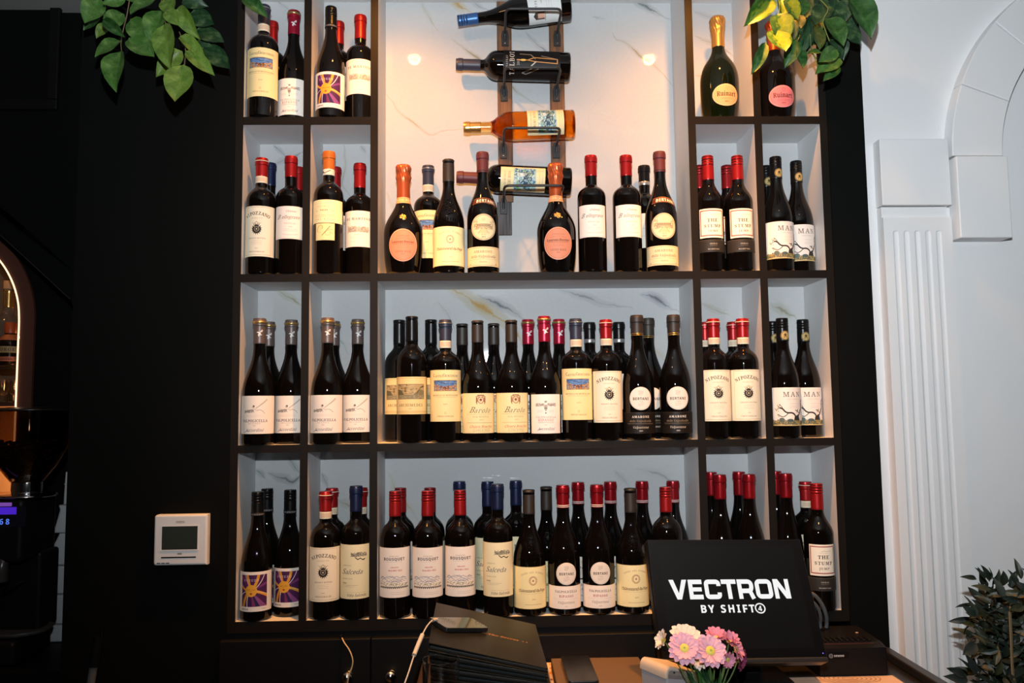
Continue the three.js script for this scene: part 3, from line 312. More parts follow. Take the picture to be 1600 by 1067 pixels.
    return tex(c);
  })(),
  sewoo: (() => { const c = canvas(256, 64), g = c.getContext('2d'); g.fillStyle = '#070708'; g.fillRect(0, 0, 256, 64); g.fillStyle = '#c8c8cc'; for (let i = 0; i < 12; i++) for (let k = 1; k < 4; k++) { g.beginPath(); g.arc(34 + Math.cos(i * 0.5236 + k * 0.2) * k * 8, 32 + Math.sin(i * 0.5236 + k * 0.2) * k * 8, 1 + k * 0.7, 0, 7); g.fill(); } g.font = 'bold 42px sans-serif'; g.textBaseline = 'middle'; g.fillText('sewoo', 70, 30); return tex(c); })(),
};

// ---------------------------------------------------------------- bottle shapes
const bez = (a, b, c, d, n) => Array.from({ length: n }, (_, i) => { const t = (i + 1) / n, u = 1 - t; return [0, 1].map((k) => u * u * u * a[k] + 3 * u * u * t * b[k] + 3 * u * t * t * c[k] + t * t * t * d[k]); });
const foot = (r) => [[0, 0.006], [r * 0.55, 0.004], [r * 0.8, 0.0006], [r - 0.004, 0], [r - 0.0012, 0.0016], [r, 0.0055]];
const neckTop = (rn, h) => [[rn * 0.97, h - 0.012], [rn + 0.0006, h - 0.011], [rn + 0.0006, h - 0.002], [rn * 0.8, h - 0.0008], [0, h - 0.0008]];
function bordeaux(r, h, ys, yn, rn = 0.0142) { return [...foot(r), [r, ys * 0.5], [r, ys], ...bez([r, ys], [r, ys + (yn - ys) * 0.72], [rn + 0.0002, yn - (yn - ys) * 0.28], [rn, yn], 14), ...neckTop(rn, h)]; }
function burgundy(r, h, ys, yn, rn = 0.0142) { return [...foot(r), [r, ys * 0.5], [r, ys], ...bez([r, ys], [r, ys + (yn - ys) * 0.42], [rn + 0.0016, yn - (yn - ys) * 0.42], [rn, yn], 16), ...neckTop(rn, h)]; }
function champagne(r, h, rb, ym, yn, rn, swell = 0.45) { return [...foot(rb), ...bez([rb, 0.006], [rb + (r - rb) * 0.9, ym * 0.35], [r, ym * 0.6], [r, ym], 8), ...bez([r, ym], [r, ym + (yn - ym) * swell], [rn + 0.001, yn - (yn - ym) * 0.42], [rn, yn], 18), ...neckTop(rn, h)]; }
const radiusAt = (prof) => (y) => { for (let i = 5; i + 1 < prof.length; i++) if (y <= prof[i + 1][1] && prof[i + 1][1] > prof[i][1]) { const t = Math.max(0, (y - prof[i][1]) / (prof[i + 1][1] - prof[i][1])); return prof[i][0] + (prof[i + 1][0] - prof[i][0]) * t; } return prof[prof.length - 6][0]; };
const EPS = 0.0005;
// a paper label that follows the glass: angle phi round the bottle, height y; rect or ellipse, both with a rim that meets the glass
function sheet(rad, nu, nv, at) {
  const p = [], uv = [], ix = [];
  for (let j = 0; j <= nv; j++) for (let i = 0; i <= nu; i++) { const [phi, y, off, u, v] = at(i / nu, j / nv), R = rad(y) + off; p.push(R * Math.sin(phi), y, R * Math.cos(phi)); uv.push(u, v); }
  for (let j = 0; j < nv; j++) for (let i = 0; i < nu; i++) { const a = j * (nu + 1) + i, b = a + 1, c = a + nu + 1, d = c + 1; ix.push(a, b, d, a, d, c); }
  const g = new THREE.BufferGeometry(); g.setAttribute('position', new THREE.Float32BufferAttribute(p, 3)); g.setAttribute('uv', new THREE.Float32BufferAttribute(uv, 2)); g.setIndex(ix); g.computeVertexNormals();
  return g;
}
function wrap(rad, y0, y1, deg, { rot = 0, sag = 0, nv = 3 } = {}) {
  const A = deg * Math.PI / 180, r0 = rot * Math.PI / 180, edge = (t) => (t <= 0 || t >= 1 ? -0.0002 : EPS), n = nv + 2, U = 28;
  return sheet(rad, U + 2, n, (s, t) => {
    const si = Math.round(s * (U + 2)), ti = Math.round(t * n), u = Math.min(Math.max((si - 1) / U, 0), 1), v = Math.min(Math.max((ti - 1) / nv, 0), 1), phi = (u - 0.5) * A;
    const rim = si === 0 || si === U + 2 || ti === 0 || ti === n;
    return [phi + r0, y0 + v * (y1 - y0) - sag * (phi + r0) ** 2 + sag * r0 * r0, rim ? -0.0002 : EPS, u, v];
  });
}
function oval(rad0, yc, rx, ry, rot = 0, lift = 0) {
  const rad = (y) => rad0(y) + lift;
  const N = 40, K = 6, r0 = rot * Math.PI / 180;
  return sheet(rad, N, K + 1, (s, t) => { const k = Math.round(t * (K + 1)), f = k > K ? 1 : (K - k) / K, q = (K - Math.min(k, K)) / K, rr = k === 0 ? 1 : Math.min(1, (K + 1 - k) / K), a = -s * Math.PI * 2, x = Math.cos(a) * rr * rx, y = yc + Math.sin(a) * rr * ry; return [x / rad(yc) + r0, y, k === 0 ? -0.0002 : EPS, 0.5 + Math.cos(a) * rr / 2, 0.5 + Math.sin(a) * rr / 2]; });
}
function sleeve(rad, y0, y1, off = 0.0006, n = 12) { return lathe([[rad(y0) - 0.0003, y0], ...Array.from({ length: n + 1 }, (_, i) => { const y = y0 + (y1 - y0) * i / n; return [rad(y) + off, y]; }), [rad(y1) - 0.0003, y1]], 32); }
function cap(rad, y0, h, kind) {
  const b = [[rad(y0) - 0.0003, y0]], R = rad(h - 0.02), rn = R + 0.0009;
  for (let i = 0; i <= 8; i++) { const y = y0 + (h - 0.026 - y0) * i / 8; b.push([Math.max(rad(y) + 0.0009, rn), y]); }
  if (kind === 'screw') { for (const y of [0.024, 0.0165, 0.0105]) b.push([rn + 0.0002, h - y - 0.0018], [rn - 0.001, h - y - 0.001], [rn - 0.001, h - y], [rn + 0.0003, h - y + 0.0008]); b.push([rn, h - 0.0014], [rn - 0.0012, h]); }
  else if (kind === 'wax') b.push([rn, h - 0.006], [rn + 0.0007, h - 0.005], [rn + 0.0007, h - 0.002], [rn - 0.0012, h]);
  else b.push([rn, h - 0.0194], [rn - 0.0002, h - 0.0188], [rn + 0.0014, h - 0.0184], [rn + 0.0018, h - 0.0172], [rn + 0.0018, h - 0.0058], [rn + 0.0014, h - 0.0048], [rn + 0.0007, h - 0.0044], [rn + 0.0008, h - 0.0012], [rn + 0.0001, h - 0.0003], [rn - 0.0008, h]);
  b.push([0, h]);
  return lathe(b, 32);
}
function cork(rad, y0, h) {   // crumpled foil over a champagne cork and its wire cage
  const rn = rad(h - 0.05) + 0.0012, g = lathe([[rad(y0) - 0.0003, y0], [rad(y0) + 0.001, y0 + 0.001], [rn, h - 0.05], [rn + 0.0012, h - 0.038], [rn + 0.0026, h - 0.033], [rn + 0.0008, h - 0.027], [rn + 0.0014, h - 0.02], [rn + 0.0034, h - 0.014], [rn + 0.0034, h - 0.007], [rn + 0.001, h - 0.0015], [0, h]], 48), p = g.attributes.position;
  for (let i = 0; i < p.count; i++) { const y = p.getY(i); if (y > h - 0.042 && y < h - 0.001) { const a = Math.atan2(p.getX(i), p.getZ(i)), k = 1 + 0.085 * Math.sin(a * 9 + y * 700) * Math.sin(a * 5 - y * 420) + 0.02 * Math.sin(a * 17 + y * 1500); p.setX(i, p.getX(i) * k); p.setZ(i, p.getZ(i) * k); } }
  g.computeVertexNormals(); return g;
}
function emboss(rad, yc, rx, ry, plain) {   // raised crest in the glass
  const list = []; for (let i = 0; i < 46; i++) { const a = rnd(0, 6.28), q = Math.sqrt(rnd()), x = Math.cos(a) * q * rx * (0.6 + 0.4 * Math.abs(Math.sin(a * 2))), y = yc + Math.sin(a) * q * ry, phi = x / rad(y), s = new THREE.SphereGeometry(rnd(0.0011, 0.0024), 8, 6); s.scale(rnd(0.7, 1.8), rnd(0.7, 1.6), 0.6); s.rotateZ(rnd(0, 3)); const R = rad(y) + 0.0002; s.rotateY(phi); s.translate(R * Math.sin(phi), y, R * Math.cos(phi)); list.push(s); }
  for (let i = 0; i < (plain ? 0 : 11); i++) { const phi = (i - 5) * 0.16, y = yc - ry - 0.012 + 0.004 * Math.cos(phi * 1.5), s = new THREE.BoxGeometry(0.003, 0.006, 0.0014), R = rad(y) + 0.0003; s.rotateY(phi); s.translate(R * Math.sin(phi), y, R * Math.cos(phi)); list.push(s); }
  return join(list);
}
const KINDS = {
  castel: { p: bordeaux(0.038, 0.304, 0.19, 0.229), h: 0.304, cap: ['foil', 0.251, M.navy], bands: [['cap_ring', 0.2935, 0.2955, M.silver, 0.0031]], neck: [0.2325, 0.251, 'nipNeck', 360], labels: [[0.051, 0.177, 160, 'castel']], d: 'navy-capped bottle with yellow landscape label', g: 'bottles with yellow landscape labels' },
  redb: { p: bordeaux(0.0365, 0.301, 0.185, 0.228), h: 0.301, cap: ['foil', 0.238, M.red], labels: [[0.075, 0.166, 140, 'martino']], d: 'red-capped bottle mostly hidden by its neighbour', g: 'half hidden red-capped bottles' },
  ripasso: { p: burgundy(0.0395, 0.311, 0.128, 0.236), h: 0.311, cap: ['foil', 0.246, M.crimson], bands: [['gold_band', 0.2985, 0.3045, M.gold, 0.0031]], labels: [[0.019, 0.1145, 125, 'ripasso']], d: 'crimson-capped bottle with white ornament label', g: 'crimson-capped bottles with white labels', emblem: 0.272 },
  inzolia: { p: burgundy(0.037, 0.3015, 0.125, 0.24), h: 0.3015, cap: ['screw', 0.2445, M.blackCap], neck: [0.2445, 0.2525, 'fuzNeck', 360], labels: [[0.0236, 0.116, 155, 'inzolia']], d: 'black-capped bottle with purple sun-face label', g: 'bottles with purple sun-face labels' },
  martino: { p: bordeaux(0.0365, 0.2975, 0.184, 0.221), h: 0.2975, cap: ['foil', 0.2325, M.red], labels: [[0.0736, 0.166, 150, 'martino']], d: 'red-capped bottle with beige engraving label', g: 'red-capped bottles with beige labels' },
  nipo: { p: bordeaux(0.0365, 0.3003, 0.185, 0.229), h: 0.3003, cap: ['foil', 0.252, M.red], bands: [['cap_ring', 0.2905, 0.2922, M.paleStrip, 0.0031]], neck: [0.235, 0.252, 'nipNeck', 360], labels: [[0.0436, 0.17, 157, 'nipo']], d: 'red-capped bottle with cream crest label', g: 'red-capped bottles with cream crest labels' },
  salceda: { p: bordeaux(0.0365, 0.3123, 0.19, 0.235), h: 0.3123, cap: ['foil', 0.251, M.blueCap], labels: [[0.0488, 0.176, 154, 'salceda']], d: 'blue-capped bottle with cream script label', g: 'blue-capped bottles with cream labels' },
  bellegrave: { p: bordeaux(0.036, 0.3046, 0.194, 0.229), h: 0.3046, cap: ['foil', 0.25, M.red], labels: [[0.087, 0.169, 127, 'bellegrave']], d: 'red-capped bottle with pale script label', g: 'red-capped bottles with pale script labels' },
  volpi: { p: bordeaux(0.037, 0.317, 0.198, 0.243), h: 0.317, cap: ['foil', 0.27, M.orange], neck: [0.2545, 0.27, 'volNeck', 360], labels: [[0.127, 0.185, 160, 'volpi', -6], [0.083, 0.1255, 78, 'volpi2', -6]], d: 'orange-capped bottle with two cream labels', g: '' },
  lp: { p: champagne(0.0495, 0.2855, 0.0425, 0.105, 0.205, 0.0155, 0.42), h: 0.2855, foil: [0.198, M.copper], neck: [0.183, 0.2, 'lpNeck', 360], ovals: [[0.0695, 0.0375, 0.041, 'lp', 0]], crest: [0.142, 0.009, 0.007], d: 'copper-foiled champagne bottle with round pink label', g: 'champagne bottles with round pink labels', c: 'champagne' },
  cdp: { p: burgundy(0.0395, 0.2965, 0.125, 0.228), h: 0.2965, cap: ['wax', 0.238, M.brownCap], labels: [[0.0174, 0.116, 165, 'cdp']], crest: [0.168, 0.017, 0.025], d: 'brown-capped embossed bottle with cream rosette label', g: 'embossed bottles with cream rosette labels' },
  amarone: { p: burgundy(0.0405, 0.3155, 0.14, 0.246), h: 0.3155, cap: ['foil', 0.2615, M.maroon], bands: [['cap_line', 0.2655, 0.267, M.brownCap, 0.0014]], labels: [[0.015, 0.0644, 150, 'amLow'], [0.176, 0.191, 120, 'amBand', 14, 0.006]], ovals: [[0.1137, 0.033, 0.0335, 'amRound', 3]], d: 'maroon-capped bottle with brown shoulder band', g: 'maroon-capped bottles with brown shoulder bands' },
  darkband: { p: bordeaux(0.036, 0.3025, 0.185, 0.23), h: 0.3025, cap: ['foil', 0.258, M.blackCap], bands: [['silver_band', 0.2485, 0.258, M.silver, 0.0009]], labels: [[0.075, 0.166, 140, 'plain']], d: 'black-capped bottle with silver neck band', g: 'black-capped bottles with silver bands' },
  stump: { p: burgundy(0.0355, 0.3025, 0.178, 0.236), h: 0.3025, cap: ['screw', 0.239, M.red], labels: [[0.0836, 0.158, 107, 'stump'], [0.0474, 0.079, 155, 'stumpLow']], d: 'red screw-capped bottle with red-framed label', g: 'bottles with red-framed white labels' },
  man: { p: burgundy(0.0375, 0.3005, 0.13, 0.238), h: 0.3005, cap: ['screw', 0.242, M.blackCap], labels: [[0.03, 0.1245, 150, 'man']], ovals: [[0.2555, 0.0115, 0.0115, 'man2', 12, 0.0014]], d: 'black screw-capped bottle with twisted-tree label', g: 'bottles with twisted-tree labels' },
  valp: { p: burgundy(0.039, 0.311, 0.125, 0.236), h: 0.311, cap: ['foil', 0.2475, M.greyCap], bands: [['gold_band', 0.297, 0.3035, M.gold, 0.0031]], emblem: 0.272, labels: [[0.027, 0.1187, 160, 'valp']], d: 'grey-capped bottle with winged-figure label', g: 'grey-capped bottles with winged-figure labels' },
  archi: { p: bordeaux(0.0375, 0.313, 0.19, 0.245, 0.0147), h: 0.313, cap: ['wax', 0.25, M.blackCap], labels: [[0.0697, 0.161, 152, 'archi']], d: 'black-necked bottle with yellow engraving label', g: 'black-necked bottles with yellow labels' },
  barolo: { p: burgundy(0.0395, 0.3015, 0.13, 0.232), h: 0.3015, cap: ['wax', 0.2455, M.brownCap], labels: [[0.0216, 0.119, 160, 'barolo']], d: 'brown-capped bottle with cream script label', g: 'brown-capped bottles with cream script labels' },
  valpantena: { p: burgundy(0.0395, 0.3115, 0.13, 0.245, 0.0148), h: 0.3115, cap: ['foil', 0.2655, M.brownCap], bands: [['gold_line', 0.2595, 0.2612, M.gold, 0.0009], ['gold_line', 0.2635, 0.2652, M.gold, 0.0011]], labels: [[0.0156, 0.068, 158, 'vpLow']], ovals: [[0.1014, 0.0283, 0.0285, 'berRound', 2]], d: 'brown-capped bottle with round white label', g: 'brown-capped bottles with round white labels' },
  bousquet: { p: bordeaux(0.0375, 0.2983, 0.18, 0.232), h: 0.2983, cap: ['screw', 0.238, M.red], labels: [[0.05, 0.1667, 152, 'bousquet']], d: 'red screw-capped bottle with white mountain label', g: 'bottles with white mountain labels' },
  bertrip: { p: burgundy(0.0395, 0.3065, 0.13, 0.24, 0.0147), h: 0.3065, cap: ['foil', 0.2515, M.darkRed], bands: [['white_line', 0.2535, 0.255, M.white2, 0.0013], ['white_line', 0.2572, 0.2588, M.white2, 0.0013]], labels: [[0.0159, 0.0694, 160, 'brLow']], ovals: [[0.0987, 0.0255, 0.0264, 'berRound', 2]], d: 'glossy red-capped bottle with round white label', g: 'glossy red-capped bottles with round labels' },
  redburg: { p: burgundy(0.036, 0.327, 0.135, 0.262), h: 0.327, cap: ['foil', 0.2675, M.darkRed], labels: [[0.03, 0.12, 150, 'plain']], d: 'tall slender bottle with dark red cap', g: 'tall slender red-capped bottles' },
  ruinart: { p: champagne(0.0495, 0.284, 0.043, 0.1, 0.206, 0.0155, 0.62), h: 0.284, foil: [0.2, M.goldFoil], ovals: [[0.056, 0.0355, 0.0285, 'ruinart', 10]], glass: M.greenGlass, d: 'gold-foiled round champagne bottle with oval label', g: '', c: 'champagne' },
  ruinartRose: { p: champagne(0.0495, 0.272, 0.043, 0.1, 0.196, 0.0155, 0.62), h: 0.272, foil: [0.19, M.copper], ovals: [[0.052, 0.0355, 0.0285, 'ruinartRose', 2]], d: 'round champagne bottle with pink oval label behind leaves', g: '', c: 'champagne' },
  rackA: { p: burgundy(0.0405, 0.304, 0.12, 0.235), h: 0.304, cap: ['screw', 0.249, M.brightBlue], labels: [[0.028, 0.116, 140, 'rackA', -16]], d: 'blue-capped dark bottle, topmost on the wall rack', g: '' },
  rackB: { p: bordeaux(0.0385, 0.3035, 0.192, 0.232), h: 0.3035, cap: ['foil', 0.238, M.navy], labels: [[0.028, 0.178, 150, 'rackB', -8]], d: 'black bottle with silver lines, second on the wall rack', g: '' },
  rackC: { p: bordeaux(0.038, 0.294, 0.16, 0.225), h: 0.294, cap: ['foil', 0.248, M.goldFoil], neck: null, labels: [[0.03, 0.126, 132, 'rackC', 6]], amber: true, d: 'amber bottle with gold cap, third on the wall rack', g: '' },
  rackD: { p: bordeaux(0.0375, 0.302, 0.19, 0.232), h: 0.302, cap: ['foil', 0.242, M.maroon], labels: [[0.07, 0.186, 110, 'rackC', -14]], d: 'dark bottle with red cap, lowest on the wall rack', g: '' },
};
const amber = phys(1, 0.93, 0.8, 0.03, { transmission: 1, thickness: 0.07, ior: 1.38, attenuationColor: new THREE.Color().setRGB(0.93, 0.55, 0.13), attenuationDistance: 0.042 });
const protos = {};
function bottle(kind, pos, label, group, rot = 0) {
  const k = KINDS[kind], name = k.c === 'champagne' ? 'champagne_bottle' : 'wine_bottle';
  let t;
  if (!protos[kind]) {
    t = protos[kind] = thing(name, label, 'bottle');
    const rad = radiusAt(k.p);
    obj('bottle_body', lathe(k.p, 48), k.amber ? amber : k.glass || M.glass, t);
    if (k.cap) { const c = obj('capsule', cap(rad, k.cap[1], k.h, k.cap[0]), k.cap[2], t); for (const [n, y0, y1, m, off] of k.bands || []) obj(n, sleeve(rad, y0, y1, off, 2), m, y0 > k.cap[1] - 0.002 ? c : t); }
    if (k.foil) obj('foil', cork(rad, k.foil[0], k.h), k.foil[1], t);
    if (k.neck) obj('neck_label', (() => { const g = sleeve(rad, k.neck[0], k.neck[1], k.neck[2] === 'fuzNeck' ? 0.0015 : 0.0008, 6), uv = g.attributes.uv, p = g.attributes.position; for (let i = 0; i < p.count; i++) uv.setXY(i, (Math.atan2(p.getX(i), p.getZ(i)) / 6.2832 + 0.5) , (p.getY(i) - k.neck[0]) / (k.neck[1] - k.neck[0])); return g; })(), T[k.neck[2]], t);
    for (const [y0, y1, deg, m, r = 0, sag = 0] of k.labels || []) obj('label', wrap(rad, y0, y1, deg, { rot: r, sag, nv: sag ? 8 : 4 }), T[m], t);
    for (const [yc, rx, ry, m, r = 0, lift = 0] of k.ovals || []) obj('label', oval(rad, yc, rx, ry, r, lift), T[m], t);
    if (k.emblem) obj('cap_emblem', [[0, 0, 3, 3], [-4, 3, 3.4, 1.4], [4, 5, 3.6, 1.3], [-2, -4, 2, 3], [3, -3, 3.4, 1], [6, 8, 2.4, 1.2]].map(([dx, dy, a, b]) => oval(rad, k.emblem + dy * 0.001, a * 0.001, b * 0.001, 12 + dx * 3.6, 0.0012)), M.white2, t);
    if (Array.isArray(k.crest)) obj('embossed_crest', emboss(rad, ...k.crest, k.c), k.c ? M.goldFoil : M.glass, t);
  } else { t = protos[kind].clone(); t.name = numbered(name); scene.add(t); }
  t.position.set(...pos); t.rotation.set(0, rot, 0);
  return tag(t, label, 'bottle', group);
}
const SHELVED = [
  ['redb', 1, -0.5699, -0.1118, 'back left one in top-row far-left compartment'],
  ['castel', 1, -0.5692, -0.0305, 'front left one in top-row far-left compartment'],
  ['ripasso', 1, -0.5031, -0.0732, 'right one in top-row far-left compartment'],
  ['inzolia', 1, -0.3983, -0.033, 'front left one in top-row second compartment'],
  ['redb', 1, -0.3943, -0.1115, 'back left one in top-row second compartment'],
  ['martino', 1, -0.3289, -0.07, 'right one in top-row second compartment'],
  ['navyb', 2, -0.5703, -0.1115, 'back left one in second-row far-left compartment'],
  ['nipo', 2, -0.5698, -0.0325, 'front left one in second-row far-left compartment'],
  ['redb', 2, -0.4962, -0.1115, 'back right one in second-row far-left compartment'],
  ['bellegrave', 2, -0.496, -0.032, 'front right one in second-row far-left compartment'],
  ['volpi', 2, -0.4012, -0.033, 'front left one in second-row second compartment'],
  ['redb', 2, -0.3999, -0.1115, 'back left one in second-row second compartment'],
  ['martino', 2, -0.3289, -0.07, 'right one in second-row second compartment'],
  ['lp', 2, -0.2138, -0.0439, 'leftmost in tall centre niche'],
  ['castel', 2, -0.1557, -0.111, 'second cap from left in tall centre niche'],
  ['cdp', 2, -0.0985, -0.0355, 'third cap from left in tall centre niche'],
  ['amarone', 2, -0.0115, -0.0365, 'fourth cap from left in tall centre niche'],
  ['lp', 2, 0.1745, -0.0455, 'fifth cap from left in tall centre niche'],
  ['bellegrave', 2, 0.2657, -0.032, 'sixth cap from left in tall centre niche'],
  ['bellegrave', 2, 0.3558, -0.032, 'seventh cap from left in tall centre niche'],
  ['darkband', 2, 0.4181, -0.112, 'eighth cap from left in tall centre niche'],
  ['amarone', 2, 0.4434, -0.0365, 'rightmost in tall centre niche'],
  ['stump', 2, 0.5666, -0.1125, 'back left one in second-row fourth compartment'],
  ['stump', 2, 0.5667, -0.0315, 'front left one in second-row fourth compartment'],
  ['stump', 2, 0.6407, -0.1125, 'back right one in second-row fourth compartment'],
  ['stump', 2, 0.6433, -0.0315, 'front right one in second-row fourth compartment'],
  ['man', 2, 0.7439, -0.0335, 'front left one in second-row far-right compartment'],
  ['man', 2, 0.7462, -0.1105, 'back left one in second-row far-right compartment'],
  ['man', 2, 0.8115, -0.07, 'right one in second-row far-right compartment'],
  ['valp', 3, -0.5682, -0.029, 'front left one in third-row far-left compartment'],
  ['valp', 3, -0.5677, -0.11, 'back left one in third-row far-left compartment'],
  ['valp', 3, -0.5, -0.0691, 'right one in third-row far-left compartment'],
  ['valp', 3, -0.4006, -0.029, 'front left one in third-row second compartment'],
  ['valp', 3, -0.4006, -0.11, 'back left one in third-row second compartment'],
  ['valp', 3, -0.3326, -0.0695, 'right one in third-row second compartment'],
  ['archi', 3, -0.2319, -0.1105, 'leftmost in third-row wide niche'],
  ['archi', 3, -0.1921, -0.0335, 'second cap from left in third-row wide niche'],
  ['archi', 3, -0.1499, -0.1105, 'third cap from left in third-row wide niche'],
  ['castel', 3, -0.1084, -0.034, 'fourth cap from left in third-row wide niche'],
  ['barolo', 3, -0.0689, -0.1085, 'fifth cap from left in third-row wide niche'],
  ['barolo', 3, -0.0279, -0.0355, 'sixth cap from left in third-row wide niche'],
  ['barolo', 3, 0.013, -0.1085, 'seventh cap from left in third-row wide niche'],
  ['barolo', 3, 0.0568, -0.0355, 'eighth cap from left in third-row wide niche'],
  ['ripasso', 3, 0.1025, -0.1085, 'ninth cap from left in third-row wide niche'],
  ['ripasso', 3, 0.1398, -0.0355, 'tenth cap from left in third-row wide niche'],
  ['ripasso', 3, 0.1833, -0.1085, 'eleventh cap from left in third-row wide niche'],
  ['castel', 3, 0.2192, -0.0351, 'twelfth cap from left in third-row wide niche'],
  ['darkband', 3, 0.2638, -0.112, 'thirteenth cap from left in third-row wide niche'],
  ['nipo', 3, 0.2948, -0.0314, 'fourteenth cap from left in third-row wide niche'],
  ['darkband', 3, 0.3409, -0.113, 'fifteenth cap from left in third-row wide niche'],
  ['valpantena', 3, 0.3742, -0.0355, 'sixteenth cap from left in third-row wide niche'],
  ['valpantena', 3, 0.4172, -0.1057, 'seventeenth cap from left in third-row wide niche'],
  ['valpantena', 3, 0.4673, -0.0355, 'rightmost in third-row wide niche'],
  ['nipo', 3, 0.5679, -0.1115, 'back left one in third-row fourth compartment'],
  ['nipo', 3, 0.5679, -0.0325, 'front left one in third-row fourth compartment'],
  ['nipo', 3, 0.6421, -0.0325, 'front right one in third-row fourth compartment'],
  ['nipo', 3, 0.6426, -0.1115, 'back right one in third-row fourth compartment'],
  ['man', 3, 0.7441, -0.0335, 'front left one in third-row far-right compartment'],
  ['man', 3, 0.7475, -0.111, 'back left one in third-row far-right compartment'],
  ['man', 3, 0.8115, -0.0695, 'right one in third-row far-right compartment'],
  ['inzolia', 4, -0.5683, -0.033, 'front left one in bottom-row far-left compartment'],
  ['inzolia', 4, -0.5666, -0.111, 'back left one in bottom-row far-left compartment'],
  ['inzolia', 4, -0.4985, -0.07, 'right one in bottom-row far-left compartment'],
  ['nipo', 4, -0.4031, -0.0325, 'front left one in bottom-row second compartment'],
  ['nipo', 4, -0.403, -0.1115, 'back left one in bottom-row second compartment'],
  ['salceda', 4, -0.3289, -0.0325, 'front right one in bottom-row second compartment'],
  ['nipo', 4, -0.3289, -0.1115, 'back right one in bottom-row second compartment'],
  ['bousquet', 4, -0.2334, -0.0335, 'leftmost in bottom-row wide niche'],
  ['bousquet', 4, -0.2291, -0.1115, 'second cap from left in bottom-row wide niche'],
  ['bousquet', 4, -0.1537, -0.0275, 'third cap from left in bottom-row wide niche'],
  ['bousquet', 4, -0.1533, -0.1037, 'fourth cap from left in bottom-row wide niche'],
  ['salceda', 4, -0.0787, -0.1125, 'fifth cap from left in bottom-row wide niche'],
  ['bousquet', 4, -0.0744, -0.0335, 'sixth cap from left in bottom-row wide niche'],
  ['salceda', 4, -0.0064, -0.0966, 'seventh cap from left in bottom-row wide niche'],
  ['salceda', 4, 0.0177, -0.0265, 'eighth cap from left in bottom-row wide niche'],
  ['salceda', 4, 0.0661, -0.1125, 'ninth cap from left in bottom-row wide niche'],
  ['cdp', 4, 0.095, -0.0355, 'tenth cap from left in bottom-row wide niche'],
  ['cdp', 4, 0.1436, -0.1072, 'eleventh cap from left in bottom-row wide niche'],
  ['bertrip', 4, 0.1795, -0.0351, 'twelfth cap from left in bottom-row wide niche'],
  ['bertrip', 4, 0.2257, -0.1085, 'thirteenth cap from left in bottom-row wide niche'],
  ['bertrip', 4, 0.2643, -0.0355, 'fourteenth cap from left in bottom-row wide niche'],
  ['bertrip', 4, 0.309, -0.1085, 'fifteenth cap from left in bottom-row wide niche'],
  ['cdp', 4, 0.3473, -0.0355, 'sixteenth cap from left in bottom-row wide niche'],
  ['bertrip', 4, 0.391, -0.1085, 'seventeenth cap from left in bottom-row wide niche'],
  ['bousquet', 4, 0.435, -0.0335, 'eighteenth cap from left in bottom-row wide niche'],
  ['bertrip', 4, 0.471, -0.1085, 'rightmost in bottom-row wide niche'],
  ['redburg', 4, 0.5712, -0.032, 'front left one in bottom-row fourth compartment'],
  ['redburg', 4, 0.5713, -0.112, 'back left one in bottom-row fourth compartment'],
  ['redburg', 4, 0.6444, -0.112, 'back right one in bottom-row fourth compartment'],
  ['redburg', 4, 0.6444, -0.032, 'front right one in bottom-row fourth compartment'],
  ['redburg', 4, 0.7397, -0.0391, 'front left one in bottom-row far-right compartment'],
  ['redburg', 4, 0.7404, -0.113, 'back left one in bottom-row far-right compartment'],
  ['stump', 4, 0.8111, -0.0255, 'front right one in bottom-row far-right compartment'],
  ['nipo', 4, 0.8125, -0.0987, 'back right one in bottom-row far-right compartment'],
  ['rui', 1, 0.6087, -0.0455, 'alone in top-row fourth compartment'],
  ['rui', 1, 0.7564, -0.0455, 'alone in top-row far-right compartment'],
];
for (const [kind0, row, x, z, place] of SHELVED) {
  const z1 = kind0 === 'lp' && x > 0 ? -0.034 : z, kind = kind0 === 'navyb' ? 'salceda' : kind0 === 'rui' ? (x < 0.69 ? 'ruinart' : 'ruinartRose') : kind0;
  const k = KINDS[kind];
  bottle(kind, [x, YS[row] + 0.0003, z1], `${k.d}, ${place}`, k.g, rnd(-0.07, 0.07) - x * 0.1);
}

// ---------------------------------------------------------------- wall rack with four lying bottles
const rack = thing('wine_rack', 'wall-hung wine rack of two brown wooden straps with black wire loops', 'wine rack', [0, 0, -D]);
{
  const flatUv = (g, s) => { const p = g.attributes.position, uv = g.attributes.uv; for (let i = 0; i < p.count; i++) uv.setXY(i, p.getX(i) * s, p.getY(i) * s * 0.6); return g; };
  const wl = obj('wooden_strap', flatUv(rbx(0.04, 0.56, 0.008, 0.002, 0.0503, 2.33, 0.0042), 6), M.wood, rack);
  obj('strap_end', flatUv(rbx(0.0395, 0.09, 0.009, 0.002, 0.0455, 2.005, 0.0046), 6), M.darkWood, rack);
  obj('wooden_strap', flatUv(rbx(0.04, 0.56, 0.008, 0.002, 0.193, 2.33, 0.0042), 6), M.wood, rack);
  obj('strap_end', flatUv(rbx(0.0395, 0.09, 0.009, 0.002, 0.193, 2.005, 0.0046), 6), M.darkWood, rack);
}
const LYING = [['rackA', [-0.0774, 2.533, -0.1015], [0.2258, 2.5766, -0.1015]], ['rackB', [-0.0827, 2.4133, -0.1015], [0.2232, 2.4046, -0.1015]], ['rackC', [-0.0635, 2.2392, -0.1015], [0.2324, 2.2485, -0.1015]], ['rackD', [-0.0829, 2.1068, -0.1015], [0.221, 2.092, -0.1015]]];
const PLATES = [[0.0522, 2.5109, -0.14], [0.0478, 2.349, -0.14], [0.0443, 2.1927, -0.14], [0.0434, 2.0312, -0.14]];
